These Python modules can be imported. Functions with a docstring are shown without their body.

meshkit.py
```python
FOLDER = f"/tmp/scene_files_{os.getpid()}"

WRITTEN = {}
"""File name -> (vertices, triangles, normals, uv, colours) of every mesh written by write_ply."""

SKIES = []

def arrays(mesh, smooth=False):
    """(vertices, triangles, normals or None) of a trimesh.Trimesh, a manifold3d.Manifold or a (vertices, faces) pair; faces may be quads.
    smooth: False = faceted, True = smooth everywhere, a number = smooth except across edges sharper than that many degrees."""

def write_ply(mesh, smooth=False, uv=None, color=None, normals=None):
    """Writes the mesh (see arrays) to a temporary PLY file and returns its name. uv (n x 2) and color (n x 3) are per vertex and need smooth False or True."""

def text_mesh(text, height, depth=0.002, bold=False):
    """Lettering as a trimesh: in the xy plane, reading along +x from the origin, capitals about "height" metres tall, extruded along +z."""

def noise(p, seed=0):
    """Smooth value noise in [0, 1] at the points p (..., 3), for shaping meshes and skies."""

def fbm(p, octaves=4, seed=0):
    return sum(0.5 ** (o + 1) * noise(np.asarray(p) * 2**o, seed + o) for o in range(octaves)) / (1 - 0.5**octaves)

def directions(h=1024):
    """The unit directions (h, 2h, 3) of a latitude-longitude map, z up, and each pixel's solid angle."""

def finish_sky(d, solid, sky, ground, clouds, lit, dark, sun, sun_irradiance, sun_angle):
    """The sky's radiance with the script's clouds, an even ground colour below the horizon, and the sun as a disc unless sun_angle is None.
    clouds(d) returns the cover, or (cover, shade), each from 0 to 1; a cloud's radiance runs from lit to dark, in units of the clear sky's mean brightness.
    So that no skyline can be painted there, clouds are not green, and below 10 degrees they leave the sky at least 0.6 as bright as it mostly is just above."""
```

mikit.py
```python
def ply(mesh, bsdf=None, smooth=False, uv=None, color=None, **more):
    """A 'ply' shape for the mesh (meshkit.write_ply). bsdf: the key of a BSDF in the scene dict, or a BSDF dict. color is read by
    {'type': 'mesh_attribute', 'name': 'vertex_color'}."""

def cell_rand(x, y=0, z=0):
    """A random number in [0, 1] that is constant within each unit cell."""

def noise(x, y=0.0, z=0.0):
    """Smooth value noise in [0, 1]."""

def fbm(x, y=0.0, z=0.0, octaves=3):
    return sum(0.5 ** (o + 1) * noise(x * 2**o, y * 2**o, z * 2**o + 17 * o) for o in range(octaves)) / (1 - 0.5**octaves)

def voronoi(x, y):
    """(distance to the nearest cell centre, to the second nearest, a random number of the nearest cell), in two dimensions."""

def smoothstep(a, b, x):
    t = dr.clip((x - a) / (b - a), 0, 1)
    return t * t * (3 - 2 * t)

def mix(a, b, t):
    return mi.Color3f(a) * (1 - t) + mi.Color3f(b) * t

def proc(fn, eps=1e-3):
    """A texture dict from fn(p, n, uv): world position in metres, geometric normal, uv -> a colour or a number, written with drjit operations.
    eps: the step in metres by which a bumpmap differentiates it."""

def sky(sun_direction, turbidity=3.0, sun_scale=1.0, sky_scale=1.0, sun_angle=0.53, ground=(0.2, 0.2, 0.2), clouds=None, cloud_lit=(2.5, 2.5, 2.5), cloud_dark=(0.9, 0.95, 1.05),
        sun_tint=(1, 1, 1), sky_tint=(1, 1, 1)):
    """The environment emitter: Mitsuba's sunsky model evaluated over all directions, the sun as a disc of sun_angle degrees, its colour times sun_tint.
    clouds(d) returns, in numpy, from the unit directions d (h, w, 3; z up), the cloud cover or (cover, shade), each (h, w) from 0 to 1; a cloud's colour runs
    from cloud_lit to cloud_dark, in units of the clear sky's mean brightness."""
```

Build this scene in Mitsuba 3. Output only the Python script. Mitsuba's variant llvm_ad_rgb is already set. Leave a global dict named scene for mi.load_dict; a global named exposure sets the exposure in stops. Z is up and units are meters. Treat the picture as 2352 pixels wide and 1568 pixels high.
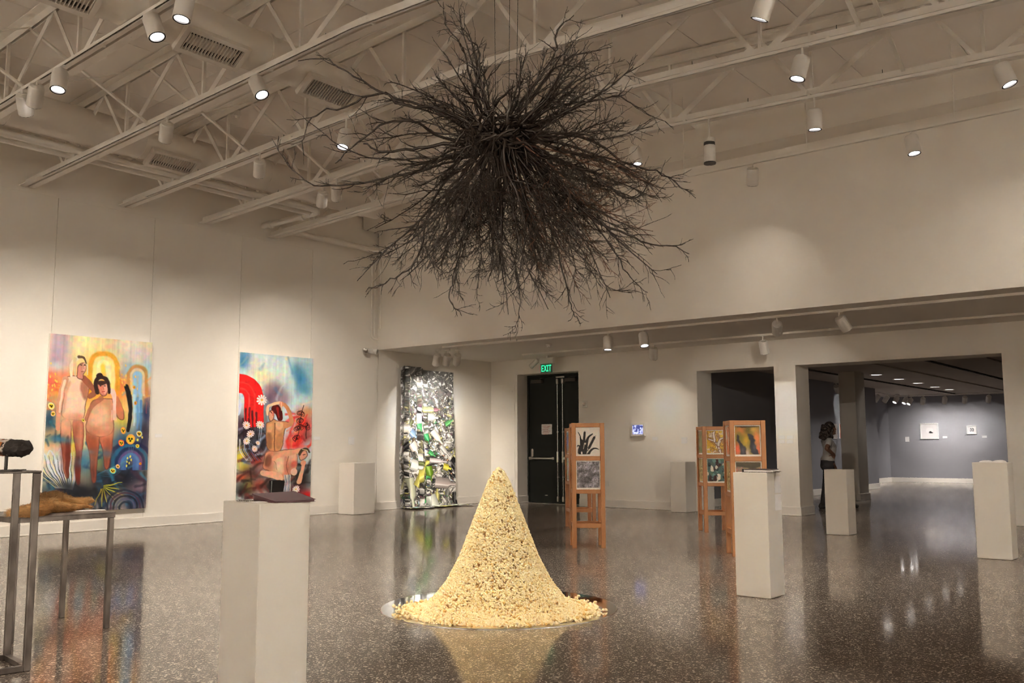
import math, random, numpy as np, trimesh, manifold3d as m3, mitsuba as mi, drjit as dr
import mikit, meshkit
from mikit import noise, fbm, voronoi, smoothstep, mix, cell_rand
T = mi.ScalarTransform4f
rng = np.random.default_rng(7)
random.seed(7)
scene, labels = {}, {}
PI = math.pi

# ---------------------------------------------------------------- camera
W_, H_ = 2352, 1568
F_, YAW, PITCH, ROLL, CZ = 2144.0, math.radians(38.957), math.radians(6.486), math.radians(-0.15), 1.162
cd = np.array([-math.sin(YAW)*math.cos(PITCH), math.cos(YAW)*math.cos(PITCH), math.sin(PITCH)])
cr = np.array([math.cos(YAW), math.sin(YAW), 0.]); cu = np.cross(cr, cd)
cr, cu = cr*math.cos(ROLL)+cu*math.sin(ROLL), cu*math.cos(ROLL)-cr*math.sin(ROLL)
EYE = np.array([0, 0, CZ])
scene['camera'] = {'type': 'perspective', 'fov_axis': 'x', 'fov': math.degrees(2*math.atan(W_/2/F_)),
    'to_world': T().look_at(origin=EYE.tolist(), target=(EYE+cd).tolist(), up=cu.tolist()), 'near_clip': 0.05, 'far_clip': 200.}
exposure = -0.04
WARM = np.array([1.0, 0.90, 0.775]); COOL = np.array([1.0, 0.93, 0.86])
SPOT = 1.0       # overall strength of the gallery's spot lamps

# measuring helpers: where a sight line meets a wall, floor or other plane of the room
def sight(x, y): return cd + cr*(x-W_/2)/F_ - cu*(y-H_/2)/F_
def onz(x, y, z): q = sight(x, y); return EYE+q*(z-CZ)/q[2]
def onx(x, y, X): q = sight(x, y); return EYE+q*X/q[0]
def ony(x, y, Y): q = sight(x, y); return EYE+q*Y/q[1]

# ---------------------------------------------------------------- helpers
def nk(key):
    if key not in USED: USED.add(key); return key
    i = 1
    while f'{key}_{i:03d}' in USED: i += 1
    USED.add(f'{key}_{i:03d}'); return f'{key}_{i:03d}'
USED = set()
def obj(name, mesh, mat, parent=None, smooth=False, **kw):
    key = nk(name if parent is None else parent+'__'+name)
    scene[key] = dict(mesh) if isinstance(mesh, dict) and mat is None else mikit.ply(mesh, mat, smooth=smooth, **kw)
    return key
def put(name, d, parent, M=None):
    key = nk(name if parent is None else parent+'__'+name)
    scene[key] = {**d, 'to_world': T(M.tolist())} if M is not None else dict(d)
    return key
def thing(name, label, cat, group=None):
    key = nk(name); labels[key] = {'label': label, 'category': cat}
    if group: labels[key]['group'] = group
    return key
def tag(key, label, cat, group=None):
    labels[key] = {'label': label, 'category': cat}
    if group: labels[key]['group'] = group
    return key
def struct(name, mesh, mat, label=None, smooth=False, parent=None):
    k = obj(name, mesh, mat, parent, smooth)
    if parent is None:
        labels[k] = {'kind': 'structure'}
        if label: labels[k]['label'] = label
    return k
def cat(ms): return trimesh.util.concatenate(list(ms))
def bx(lo, hi):
    lo, hi = np.minimum(lo, hi), np.maximum(lo, hi)
    m = trimesh.creation.box(extents=hi-lo); m.apply_translation((lo+hi)/2); return m
def bev(lo, hi, b=0.004):
    lo, hi = np.minimum(lo, hi).astype(float), np.maximum(lo, hi).astype(float)
    b = min(b, 0.45*float((hi-lo).min()))
    p = []
    for sx in (0, 1):
        for sy in (0, 1):
            for sz in (0, 1):
                c = np.where([sx, sy, sz], hi, lo); s = np.where([sx, sy, sz], -1., 1.)
                for k in range(3):
                    q = c+s*b; q[k] = c[k]; p.append(q)
    return trimesh.convex.convex_hull(np.array(p))
def fr(mesh, o, x, y, z):
    M = np.eye(4); M[:3, 0], M[:3, 1], M[:3, 2], M[:3, 3] = x, y, z, o
    m = mesh.copy(); m.apply_transform(M); return m
def mat4(o, x, y, z):
    M = np.eye(4); M[:3, 0], M[:3, 1], M[:3, 2], M[:3, 3] = x, y, z, o; return M
def unit(v): v = np.asarray(v, float); return v/np.linalg.norm(v)
def lathe(prof, n=32):
    return trimesh.creation.revolve(np.array(prof, float), sections=n)
def cyl(p, q, r, n=12):
    return trimesh.creation.cylinder(radius=r, segment=[p, q], sections=n)
def bar(p, q, w, h, up=(0, 0, 1)):
    p, q = np.asarray(p, float), np.asarray(q, float); L = np.linalg.norm(q-p); x = (q-p)/L
    y = unit(np.cross(up, x)) if abs(np.dot(up, x)) < .999 else np.array([0, 1., 0]); z = np.cross(x, y)
    return fr(bx((0, -w/2, -h/2), (L, w/2, h/2)), p, x, y, z)
def tube(points, radii, sides=5):
    p = np.asarray(points, float); n = len(p)
    t = np.gradient(p, axis=0); t /= np.linalg.norm(t, axis=1, keepdims=True)+1e-12
    a = np.cross(t, np.where(np.abs(t[:, 2:]) < .9, [0, 0, 1.], [1., 0, 0])); a /= np.linalg.norm(a, axis=1, keepdims=True)+1e-12
    b = np.cross(t, a); g = np.arange(sides)*2*PI/sides
    v = p[:, None]+np.broadcast_to(radii, (n,))[:, None, None]*(np.cos(g)[None, :, None]*a[:, None]+np.sin(g)[None, :, None]*b[:, None])
    i, j = np.meshgrid(np.arange(n-1), np.arange(sides), indexing='ij')
    q = np.stack([i*sides+j, i*sides+(j+1) % sides, (i+1)*sides+(j+1) % sides, (i+1)*sides+j], -1).reshape(-1, 4)
    f = np.vstack([q[:, [0, 1, 2]], q[:, [0, 2, 3]]])
    cap = [[(n-1)*sides+0, (n-1)*sides+k, (n-1)*sides+k+1] for k in range(1, sides-1)]+[[0, k+1, k] for k in range(1, sides-1)]
    return v.reshape(-1, 3), np.vstack([f, cap])
def tubes(lst):
    vs, fs, o = [], [], 0
    for v, f in lst: vs.append(v); fs.append(f+o); o += len(v)
    return np.vstack(vs), np.vstack(fs)
def s2l(c):
    c = np.asarray(c, float); return np.where(c <= .04045, c/12.92, ((c+.055)/1.055)**2.4)
def C(*c): return s2l(np.array(c)/255.)

# ---------------------------------------------------------------- materials
def rgb(c): return {'type': 'rgb', 'value': [float(x) for x in np.broadcast_to(c, 3)]}
def prin(name, col, rough=.5, metal=0., spec=.5, **k):
    scene[name] = {'type': 'twosided', 'bsdf': {'type': 'principled', 'base_color': col if isinstance(col, dict) else rgb(col), 'roughness': rough, 'metallic': metal, 'specular': spec, **k}}
    return name
def diff(name, col): scene[name] = {'type': 'twosided', 'bsdf': {'type': 'diffuse', 'reflectance': col if isinstance(col, dict) else rgb(col)}}; return name
def wallfn(base, amt=.03):
    base = [float(b) for b in base]
    return mikit.proc(lambda p, n, uv: mi.Color3f(*base)*(1-amt+2*amt*fbm(p.x*1.3+p.y*.9, p.z*1.1, p.y*.7)))
diff('m_wall', wallfn((.80, .755, .69)))
diff('m_wall_panel', wallfn((.80, .757, .692), .02))
diff('m_ceiling', wallfn((.92, .87, .815), .05))
prin('m_trim', (.80, .755, .69), .35)
prin('m_white_steel', (.83, .785, .72), .45)
prin('m_duct', (.77, .715, .645), .5)
prin('m_fixture', (.78, .745, .69), .4)
diff('m_grey_wall', wallfn((.23, .23, .25), .03))
diff('m_grey_dark', wallfn((.105, .10, .105), .03))
diff('m_back_ceiling', wallfn((.62, .56, .51), .05))
prin('m_black', (.012, .012, .013), .4)
prin('m_grille', (.03, .027, .024), .7, spec=.2)
prin('m_door', wallfn((.0045, .0055, .0052), .1), .6, spec=.10)
prin('m_chrome', (.62, .60, .56), .28, 1.)
prin('m_steel', mikit.proc(lambda p, n, uv: mix((.09, .08, .078), (.22, .205, .20), smoothstep(.3, .75, fbm(p.x*14, p.y*14, p.z*5)))), .38, .85)
prin('m_mirror', (.95, .95, .95), .012, 1.)
prin('m_paper', (.80, .78, .77), .6)
prin('m_plinth', wallfn((.71, .665, .60), .02), .5)
prin('m_maroon', (.055, .016, .026), .45)
prin('m_darkbook', (.016, .011, .012), .4)
prin('m_plastic', (.76, .73, .68), .35)
prin('m_woodA', mikit.proc(lambda p, n, uv: mix((.36, .135, .045), (.50, .215, .085), fbm(p.x*9+p.y*7, p.y*9-p.x*7, p.z*3+fbm(p.x*60, p.y*60, p.z*6)*.8))), .42)
prin('m_branch', mikit.proc(lambda p, n, uv: mix((.004, .003, .0027), (.014, .009, .0068), fbm(p.x*20, p.y*20, p.z*20))), .25, spec=.6)
prin('m_branch_red', (.13, .055, .03), .38, spec=.6)
prin('m_popcorn', {'type': 'mesh_attribute', 'name': 'vertex_color'}, .7, spec=.2)
prin('m_paint', {'type': 'mesh_attribute', 'name': 'vertex_color'}, .55, spec=.25)
diff('m_print', {'type': 'mesh_attribute', 'name': 'vertex_color'})
diff('m_fur', {'type': 'mesh_attribute', 'name': 'vertex_color'})
def terrazzo(p, n, uv):
    a, a2, ra = voronoi(p.x*105, p.y*105)
    b, b2, rb = voronoi(p.x*62+7.3, p.y*62+3.1)
    c = mix((.038, .029, .025), (.058, .045, .038), fbm(p.x*30, p.y*30))
    chip = mi.Float(dr.select(ra > .80, 1., 0.))*smoothstep(.50, .40, a)
    c = mix(c, (.46, .41, .35), chip)
    mid = mi.Float(dr.select(ra < .22, 1., 0.))*smoothstep(.5, .4, a)
    c = mix(c, (.15, .115, .095), mid)
    big = mi.Float(dr.select(rb > .93, 1., 0.))*smoothstep(.46, .38, b)
    return mix(c, (.52, .47, .41), big)
scene['m_floor'] = {'type': 'twosided', 'bsdf': {'type': 'principled', 'base_color': mikit.proc(terrazzo),
    'roughness': mikit.proc(lambda p, n, uv: .05+.07*fbm(p.x*2.2, p.y*2.2)), 'specular': .62}}

# ---------------------------------------------------------------- the room
XL, XR, YN, YK, YB = -13.13, 4.6, -4.2, 12.157, 15.51     # left wall, right wall, wall behind the camera, bulkhead, back wall
ZT, ZS, ZO, ZD = 4.73, 3.02, 2.557, 2.705                 # left wall's top, soffit, openings, door recess
XRIDGE, ZRIDGE = -6.27, 5.92
def deck(x): return ZRIDGE-(.054*(XRIDGE-x) if x < XRIDGE else .05*(x-XRIDGE))
def ZB(x): return 5.034-(.040*(XRIDGE-x) if x < XRIDGE else .037*(x-XRIDGE))      # underside of the trusses' bottom chords
struct('floor', bx((-16, YN-.3, -.2), (9, 34, 0)), 'm_floor', 'polished dark terrazzo floor with pale chips')
# left wall: a backing and the tall board panels with their joints
k = struct('wall_left', bx((XL-.3, YN, 0), (XL-.014, 16.2, ZT)), 'm_wall')
seams = [YN, -3.13, -1.6, -.08, 1.44, 2.97, 4.49, 6.014, 7.498, 9.075, 10.56, YK+.02, YB]
for a, b in zip(seams[:-1], seams[1:]):
    struct('panel', bev((XL-.014, a+.0025, 0), (XL, b-.0025, ZT if b <= YK+.05 else ZS+.02), .0015), 'm_wall_panel', parent='wall_left')
struct('wall_left_upper', bx((XL-.3, YN, ZT), (XL-.05, YK+.2, 6.0)), 'm_wall')
struct('trim_1', bx((XL-.05, YN, ZT-.035), (XL+.006, YK, ZT+.012)), 'm_wall')
struct('wall_rear_unseen', bx((XL-.3, YN-.3, 0), (XR+.3, YN, 6.3)), 'm_wall')  # unseen wall behind the camera, set near to bounce light into the room
struct('wall_right_unseen', bx((XR, YN, 0), (XR+.3, 16.2, 6.3)), 'm_wall')  # out of view on the right, placed close for its bounce light
# bulkhead over the low back zone, with its soffit
struct('wall_bulkhead', bx((XL, YK, ZS), (XR, YK+.14, 6.4)), 'm_wall')
struct('ceiling_soffit', bx((XL, YK+.14, ZS), (XR, YB+.1, ZS+.12)), 'm_wall')
struct('wall_bulkhead_head', bx((XL, YK-.41, 5.285), (XR, YK, 6.2)), 'm_wall')
# pitched deck of boards
lo = 0
xs = [XL-.3]+list(np.arange(-12.2, XR, 1.22))+[XR+.3]
xs = sorted([x for x in xs if abs(x-XRIDGE) > .3]+[XRIDGE])
v = []
deck_mesh = []
for a, b in zip(xs[:-1], xs[1:]):
    q = np.array([(a, deck(a)), (b, deck(b))])
    P = [(x, y, z+dz) for dz in (.03, .25) for (x, z) in q for y in (YN-.3, YK+.2)]
    deck_mesh.append(trimesh.convex.convex_hull(np.array(P)))
struct('ceiling', cat(deck_mesh), 'm_ceiling')
for a, b in zip(xs[:-1], xs[1:]):
    for ya, yb in ((YN, 1.4), (1.4, 6.28), (6.28, YK)):
        P = [(x, y, deck(x)+dz) for dz in (0, .03) for x in (a+.004, b-.004) for y in (ya+.004, yb-.004)]
        struct('panel', trimesh.convex.convex_hull(np.array(P)), 'm_ceiling', parent='ceiling')
# back wall with the door recess and two openings to the second gallery
XD0, XD1 = -12.40, -10.815
XA0, XA1, XP0, XP1 = -8.16, -6.665, -6.275, -3.065
TH = .58
def wall_blk(x0, x1, z0, z1): return bx((x0, YB, z0), (x1, YB+TH, z1))
struct('wall_back', cat([wall_blk(XL-.3, XD0, 0, 3.1), wall_blk(XD0, XD1, ZD, 3.1), wall_blk(XD1, XA0, 0, 3.1), wall_blk(XA0, XP1, ZO, 3.1),
    wall_blk(XA1, XP0, 0, ZO), wall_blk(XP1, XR, 0, 3.1), bx((XD0, YB+.42, 0), (XD1, YB+TH, ZD))]), 'm_wall')
# baseboards
def baseboard(n, lo, hi, nx, ny):
    lo, hi = np.array(lo, float), np.array(hi, float)
    a = bev((*lo, 0), (*hi, .15), .004)
    d = np.array([nx, ny])*.008
    l2, h2 = np.minimum(lo, lo+d), np.maximum(hi, hi+d)
    struct(n, cat([a, bev((*l2, 0), (*h2, .022), .004)]), 'm_trim')
baseboard('baseboard_left', (XL, YN), (XL+.018, YB), 1, 0)
baseboard('baseboard_back', (XL, YB-.018), (XD0, YB), 0, -1)
baseboard('baseboard_door_left', (XD0, YB-.018), (XD0+.018, YB+.36), 1, 0)
baseboard('baseboard_middle', (XD1, YB-.018), (XA0, YB), 0, -1)
baseboard('baseboard_pillar', (XA1-.018, YB-.018), (XP0+.018, YB+TH+.018), 1, -1)
baseboard('baseboard_right', (XP1-.018, YB-.018), (XR, YB), 0, -1)
# recessed access panel in the back wall
ap = [ony(1134, 885, YB), ony(1187, 1120, YB)]
ax0, ax1, az0, az1 = -13.06, -12.47, ap[1][2], ap[0][2]
k = thing('access_panel', 'flush cream access hatch in the back wall left of the black door', 'access panel')
obj('cover', bev((ax0, YB-.008, az0), (ax1, YB, az1), .003), 'm_wall_panel', k)
for z in (az0+.15, az1-.15): obj('screw', fr(lathe([(0, 0), (.012, 0), (.012, .004), (0, .005)], 12), (ax1-.06, YB-.008, z), (1, 0, 0), (0, 0, 1), (0, -1, 0)), 'm_chrome', k)

# ---------------------------------------------------------------- second gallery behind the openings
Y2, ZC2, XW = 32.35, 2.80, -8.62
struct('wall_gallery_left', bx((XW-.3, YB+TH, 0), (XW, 27.0, 3.1)), 'm_grey_wall')
struct('wall_gallery_left_far', cat([bx((-10.3, 27, 0), (-9.93, Y2+.3, 3.1)), bx((-10.2, 26.8, 0), (XW, 27.0, 3.1))]), 'm_grey_wall')
struct('wall_gallery_back', bx((-10.3, Y2, 0), (6, Y2+.3, 3.1)), 'm_grey_wall')
struct('wall_gallery_right', bx((5, YB+TH, 0), (5.3, Y2, 3.1)), 'm_grey_wall')
struct('ceiling_gallery', bx((-10.3, YB+TH, ZC2), (5.3, Y2+.3, ZC2+.2)), 'm_back_ceiling')
baseboard('baseboard_gallery_left', (XW, YB+TH), (XW+.02, 27.0), 1, 0)
baseboard('baseboard_gallery_far_left', (-9.93, 27), (-9.91, Y2), 1, 0)
baseboard('baseboard_gallery_back', (-9.93, Y2-.02), (5, Y2), 0, -1)
struct('wall_column', bx((-7.36, 20.6, 0), (-7.0, 21.2, ZC2)), 'm_wall', 'square cream column in the second gallery')
baseboard('baseboard_column', (-7.385, 20.575), (-6.975, 21.225), 1, -1)
struct('trim_3', bx((XA0, YB+TH, 2.60), (XP1, YB+TH+.06, ZC2)), 'm_wall')
for i, x in enumerate((-9.2, -7.55, -6.0, -5.0, -4.0)):
    struct('trim', bx((x, YB+TH+.3, ZC2-.03), (x+.05, Y2-1.2, ZC2)), 'm_grille' if i in (1, 3) else 'm_back_ceiling', parent='ceiling_gallery')

# ---------------------------------------------------------------- roof trusses
JY = [1.43, 2.80, 4.18, 5.572, 6.986, 8.339, 9.672]
ORD = ['nearest the camera', 'second nearest the camera', 'third from the camera', 'fourth from the camera', 'fifth from the camera, above the hanging branches', 'second from the tall back bulkhead', 'nearest the tall back bulkhead']
NODES = [-12.0, -10.5, -8.87, -7.18, -5.34, -3.61, -1.9, -.2, 1.5, 3.2]
def chord(x0, x1, y, z0, z1, flip=1):   # two steel angles back to back; flip +1: flange at the bottom
    out = []
    L = math.hypot(x1-x0, z1-z0); d = np.array([(x1-x0)/L, 0, (z1-z0)/L]); up = np.array([-d[2], 0, d[0]])
    for s in (-1, 1):
        a, b = sorted((s*.015, s*.021)); out.append(fr(bx((0, a, 0), (L, b, .10)), (x0, y, z0), d, (0, 1, 0), up))
        a, b = sorted((s*.015, s*.105)); zz = (0, .010) if flip > 0 else (.09, .10)
        out.append(fr(bx((0, a, zz[0]), (L, b, zz[1])), (x0, y, z0), d, (0, 1, 0), up))
    return cat(out)
for y, o in zip(JY, ORD):
    t = thing('roof_truss', f'cream painted steel roof truss, {o}', 'roof truss', 'roof trusses')
    obj('bottom_chord', cat([chord(XL, XRIDGE, y, ZB(XL), ZB(XRIDGE)), chord(XRIDGE, XR, y, ZB(XRIDGE), ZB(XR))]), 'm_white_steel', t)
    obj('top_chord', cat([chord(XL-.05, XRIDGE, y, deck(XL-.05)-.11, deck(XRIDGE)-.11, -1), chord(XRIDGE, XR, y, deck(XRIDGE)-.11, deck(XR)-.11, -1)]), 'm_white_steel', t)
    for i, x in enumerate(NODES):
        tl = x-.58
        obj('web', bar((x, y, ZB(x)+.05), (x, y, deck(x)-.05), .03, .034, (0, 1, 0)), 'm_white_steel', t)
        obj('web', bar((tl, y-.008, deck(tl)-.06), (x-.05, y-.008, ZB(x)+.05), .042, .012, (0, 1, 0)), 'm_white_steel', t)
        if i+1 < len(NODES):
            tr = NODES[i+1]-.58
            obj('web', bar((x+.06, y+.006, ZB(x)+.05), (tr, y+.006, deck(tr)-.06), .07, .012, (0, 1, 0)), 'm_white_steel', t)
    for x in (-11.3, -9.4, -8.0, -6.9, -4.4, -2.9, -1.4):
        obj('hook', tubes([tube([(x+.02, y+.06, ZB(x)+.0), (x+.02, y+.06, ZB(x)+.17)], .004, 5), tube([(x+.02, y+.06, ZB(x)+.11), (x-.01, y+.06, ZB(x)+.10), (x-.012, y+.06, ZB(x)+.12)], .006, 5)]), 'm_black', t)
NTH = ['first', 'second', 'third', 'fourth', 'fifth', 'sixth', 'last']
for x in (-10.0, -2.65):
    for a, b in zip(JY[:-1], JY[1:]):
        k = thing('cross_brace', f'pair of crossed thin bracing bars, {"left" if x < -5 else "right"} row, between {NTH[JY.index(a)]} and {NTH[JY.index(b)]} roof truss', 'brace')
        obj('bar', bar((x, a, deck(x)-.09), (x, b, ZB(x)+.07), .04, .02), 'm_white_steel', k)
        obj('bar', bar((x+.035, a, ZB(x)+.07), (x+.035, b, deck(x)-.09), .03, .012), 'm_white_steel', k)
# ridge beam along the room
k = obj('ridge_beam', bx((-6.44, YN, 5.70), (-6.10, YK-.41, 5.905)), 'm_white_steel'); tag(k, 'deep cream ridge beam above the hanging branches', 'beam')

# ---------------------------------------------------------------- ducts with their grilles
def duct(label, x, z, r, y0, y1, joints, flare, ys):
    t = thing('air_duct', label, 'air duct')
    n = 40; g = np.linspace(0, 2*PI, n, endpoint=False)
    def ring(lo, hi, R): return fr(trimesh.creation.cylinder(radius=R, height=hi-lo, sections=n), (x, (lo+hi)/2, z), (1, 0, 0), (0, 0, -1), (0, 1, 0))
    prof = [(0, y0), (r, y0), (r, flare), (r*.93, flare+.12), (r*.93, y1), (0, y1)] if flare else [(0, y0), (r, y0), (r, y1), (0, y1)]
    obj('pipe', fr(lathe(prof, n), (x, 0, z), (1, 0, 0), (0, 0, -1), (0, 1, 0)), 'm_duct', t, smooth=35)
    for y in joints: obj('joint_ring', ring(y-.02, y+.02, r+.006), 'm_duct', t, smooth=35)
    for y in ys:
        a = math.radians(-58)                       # low on the side that faces the room
        nrm = np.array([math.cos(a), 0, math.sin(a)]); tan = np.array([-nrm[2], 0, nrm[0]])
        c = np.array([x, y, z])+nrm*(r+.028)
        gr = obj('grille', cat([fr(bx((-.36, -.15, -.04), (.36, -.105, .02)), c, (0, 1, 0), tan, -np.cross(tan, (0, 1, 0)) if False else nrm), fr(bx((-.36, .105, -.04), (.36, .15, .02)), c, (0, 1, 0), tan, nrm),
            fr(bx((-.36, -.105, -.04), (-.31, .105, .02)), c, (0, 1, 0), tan, nrm), fr(bx((.31, -.105, -.04), (.36, .105, .02)), c, (0, 1, 0), tan, nrm)]), 'm_duct', t)
        obj('shaded_throat', fr(bx((-.31, -.105, -.045), (.31, .105, -.035)), c, (0, 1, 0), tan, nrm), 'm_grille', gr)  # dark sheet: the shade inside the duct is put into its colour
        for j in range(18):
            u = -.295+j*.0347
            obj('slat', fr(bx((u, -.105, -.012), (u+.006, .105, .014)), c, (0, 1, 0), tan, nrm), 'm_duct', gr)
d1 = duct('left round air duct running along the left wall', -11.51, 5.25, .2336, YN, 10.6, [2.2, 4.6, 6.3, 8.3], None, [6.72, 2.2])
d2 = duct('right round air duct behind the upper left branches', -7.99, 5.30, .230, YN, 9.2, [2.0, 4.3, 5.7, 7.2], 5.25, [3.5, 5.02, 6.5])
# pipes under the left duct and the loose ends near the wall
def pipe(label, pts, r, collars=()):
    k = thing('pipe', label, 'pipe')
    obj('tube', tube(pts, r, 12), 'm_white_steel', k, smooth=40)
    for c, ax in collars: obj('collar', cyl(np.array(c)-np.array(ax)*.03, np.array(c)+np.array(ax)*.03, r*1.3, 12), 'm_white_steel', k)
pipe('upper cream pipe under the left air duct, ending in an elbow to the wall', [(-11.62, YN, 4.952), (-11.62, 9.28, 4.952), (-11.64, 9.42, 4.952), (-11.72, 9.49, 4.952), (-11.86, 9.52, 4.952), (XL-.05, 9.52, 4.947)], .052, [((-12.95, 9.52, 4.94), (1, 0, 0)), ((-12.1, 9.52, 4.943), (1, 0, 0))])
pipe('lower cream pipe beside it under the left air duct', [(-11.88, YN, 4.952), (-11.88, 9.46, 4.952)], .045)
pipe('cream pipe low along the top of the left wall in the back corner', [(XL+.12, 9.75, 4.90), (XL+.12, YK-.02, 4.90)], .055)
for i, (px, zb) in enumerate(((853.6, 3.22), (860.8, 3.22), (871.5, 3.42))):
    X = XL+.035 if i < 2 else None
    p = onx(px, 700, XL+.02) if i < 2 else ony(px+2, 700, YK-.02)
    q = np.array([p[0], p[1], 0])
    if i < 2: pts = [q+(0, 0, 4.85), q+(0, 0, zb+.06), q+(0, .02, zb+.02), q+(0, .06, zb), q+(0, max(.1, YK-q[1]-.002), zb)]
    else: pts = [q+(0, 0, 4.85), q+(0, 0, zb)]
    k = obj('conduit', tube(pts, .014, 8), 'm_white_steel', smooth=40)
    tag(k, ['leftmost conduit of three going down the back left corner', 'middle conduit of three going down the back left corner', 'rightmost conduit of three, on the bulkhead by the corner'][i], 'conduit', None)

# ---------------------------------------------------------------- track lights
R, L = .076, .225
body_d = mikit.ply(lathe([(0, 0), (.045, 0), (.066, -.008), (R, -.03), (R, -L), (R-.006, -L-.003), (R-.010, -L+.03), (0, -L+.03)][::-1], 32), 'm_fixture', smooth=30)
rim_d = mikit.ply(lathe([(R-.003, -L-.004), (R-.003, -L+.002), (R-.014, -L+.018), (R-.016, -L+.018), (R-.016, -L-.002), (R-.003, -L-.004)], 32), 'm_black', smooth=40)
lens_m = lathe([(0, -L+.012), (R-.016, -L+.012)], 28)
lens_off = mikit.ply(lens_m, 'm_white_steel')
arm_d = mikit.ply(cat([bx((-.012, -.045, -.01), (.012, .045, .012)), bx((-.008, -.008, -.0), (.008, .008, .075))]), 'm_fixture')
adapter_m = bev((-.06, -.018, 0), (.06, .018, .03), .003)
track_n = {}
NSPOT = [0]
def lens_ply(rad):
    d = mikit.ply(lens_m, 'm_white_steel'); d['emitter'] = {'type': 'area', 'radiance': rgb(rad), 'sampling_weight': .02}
    return d
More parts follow.
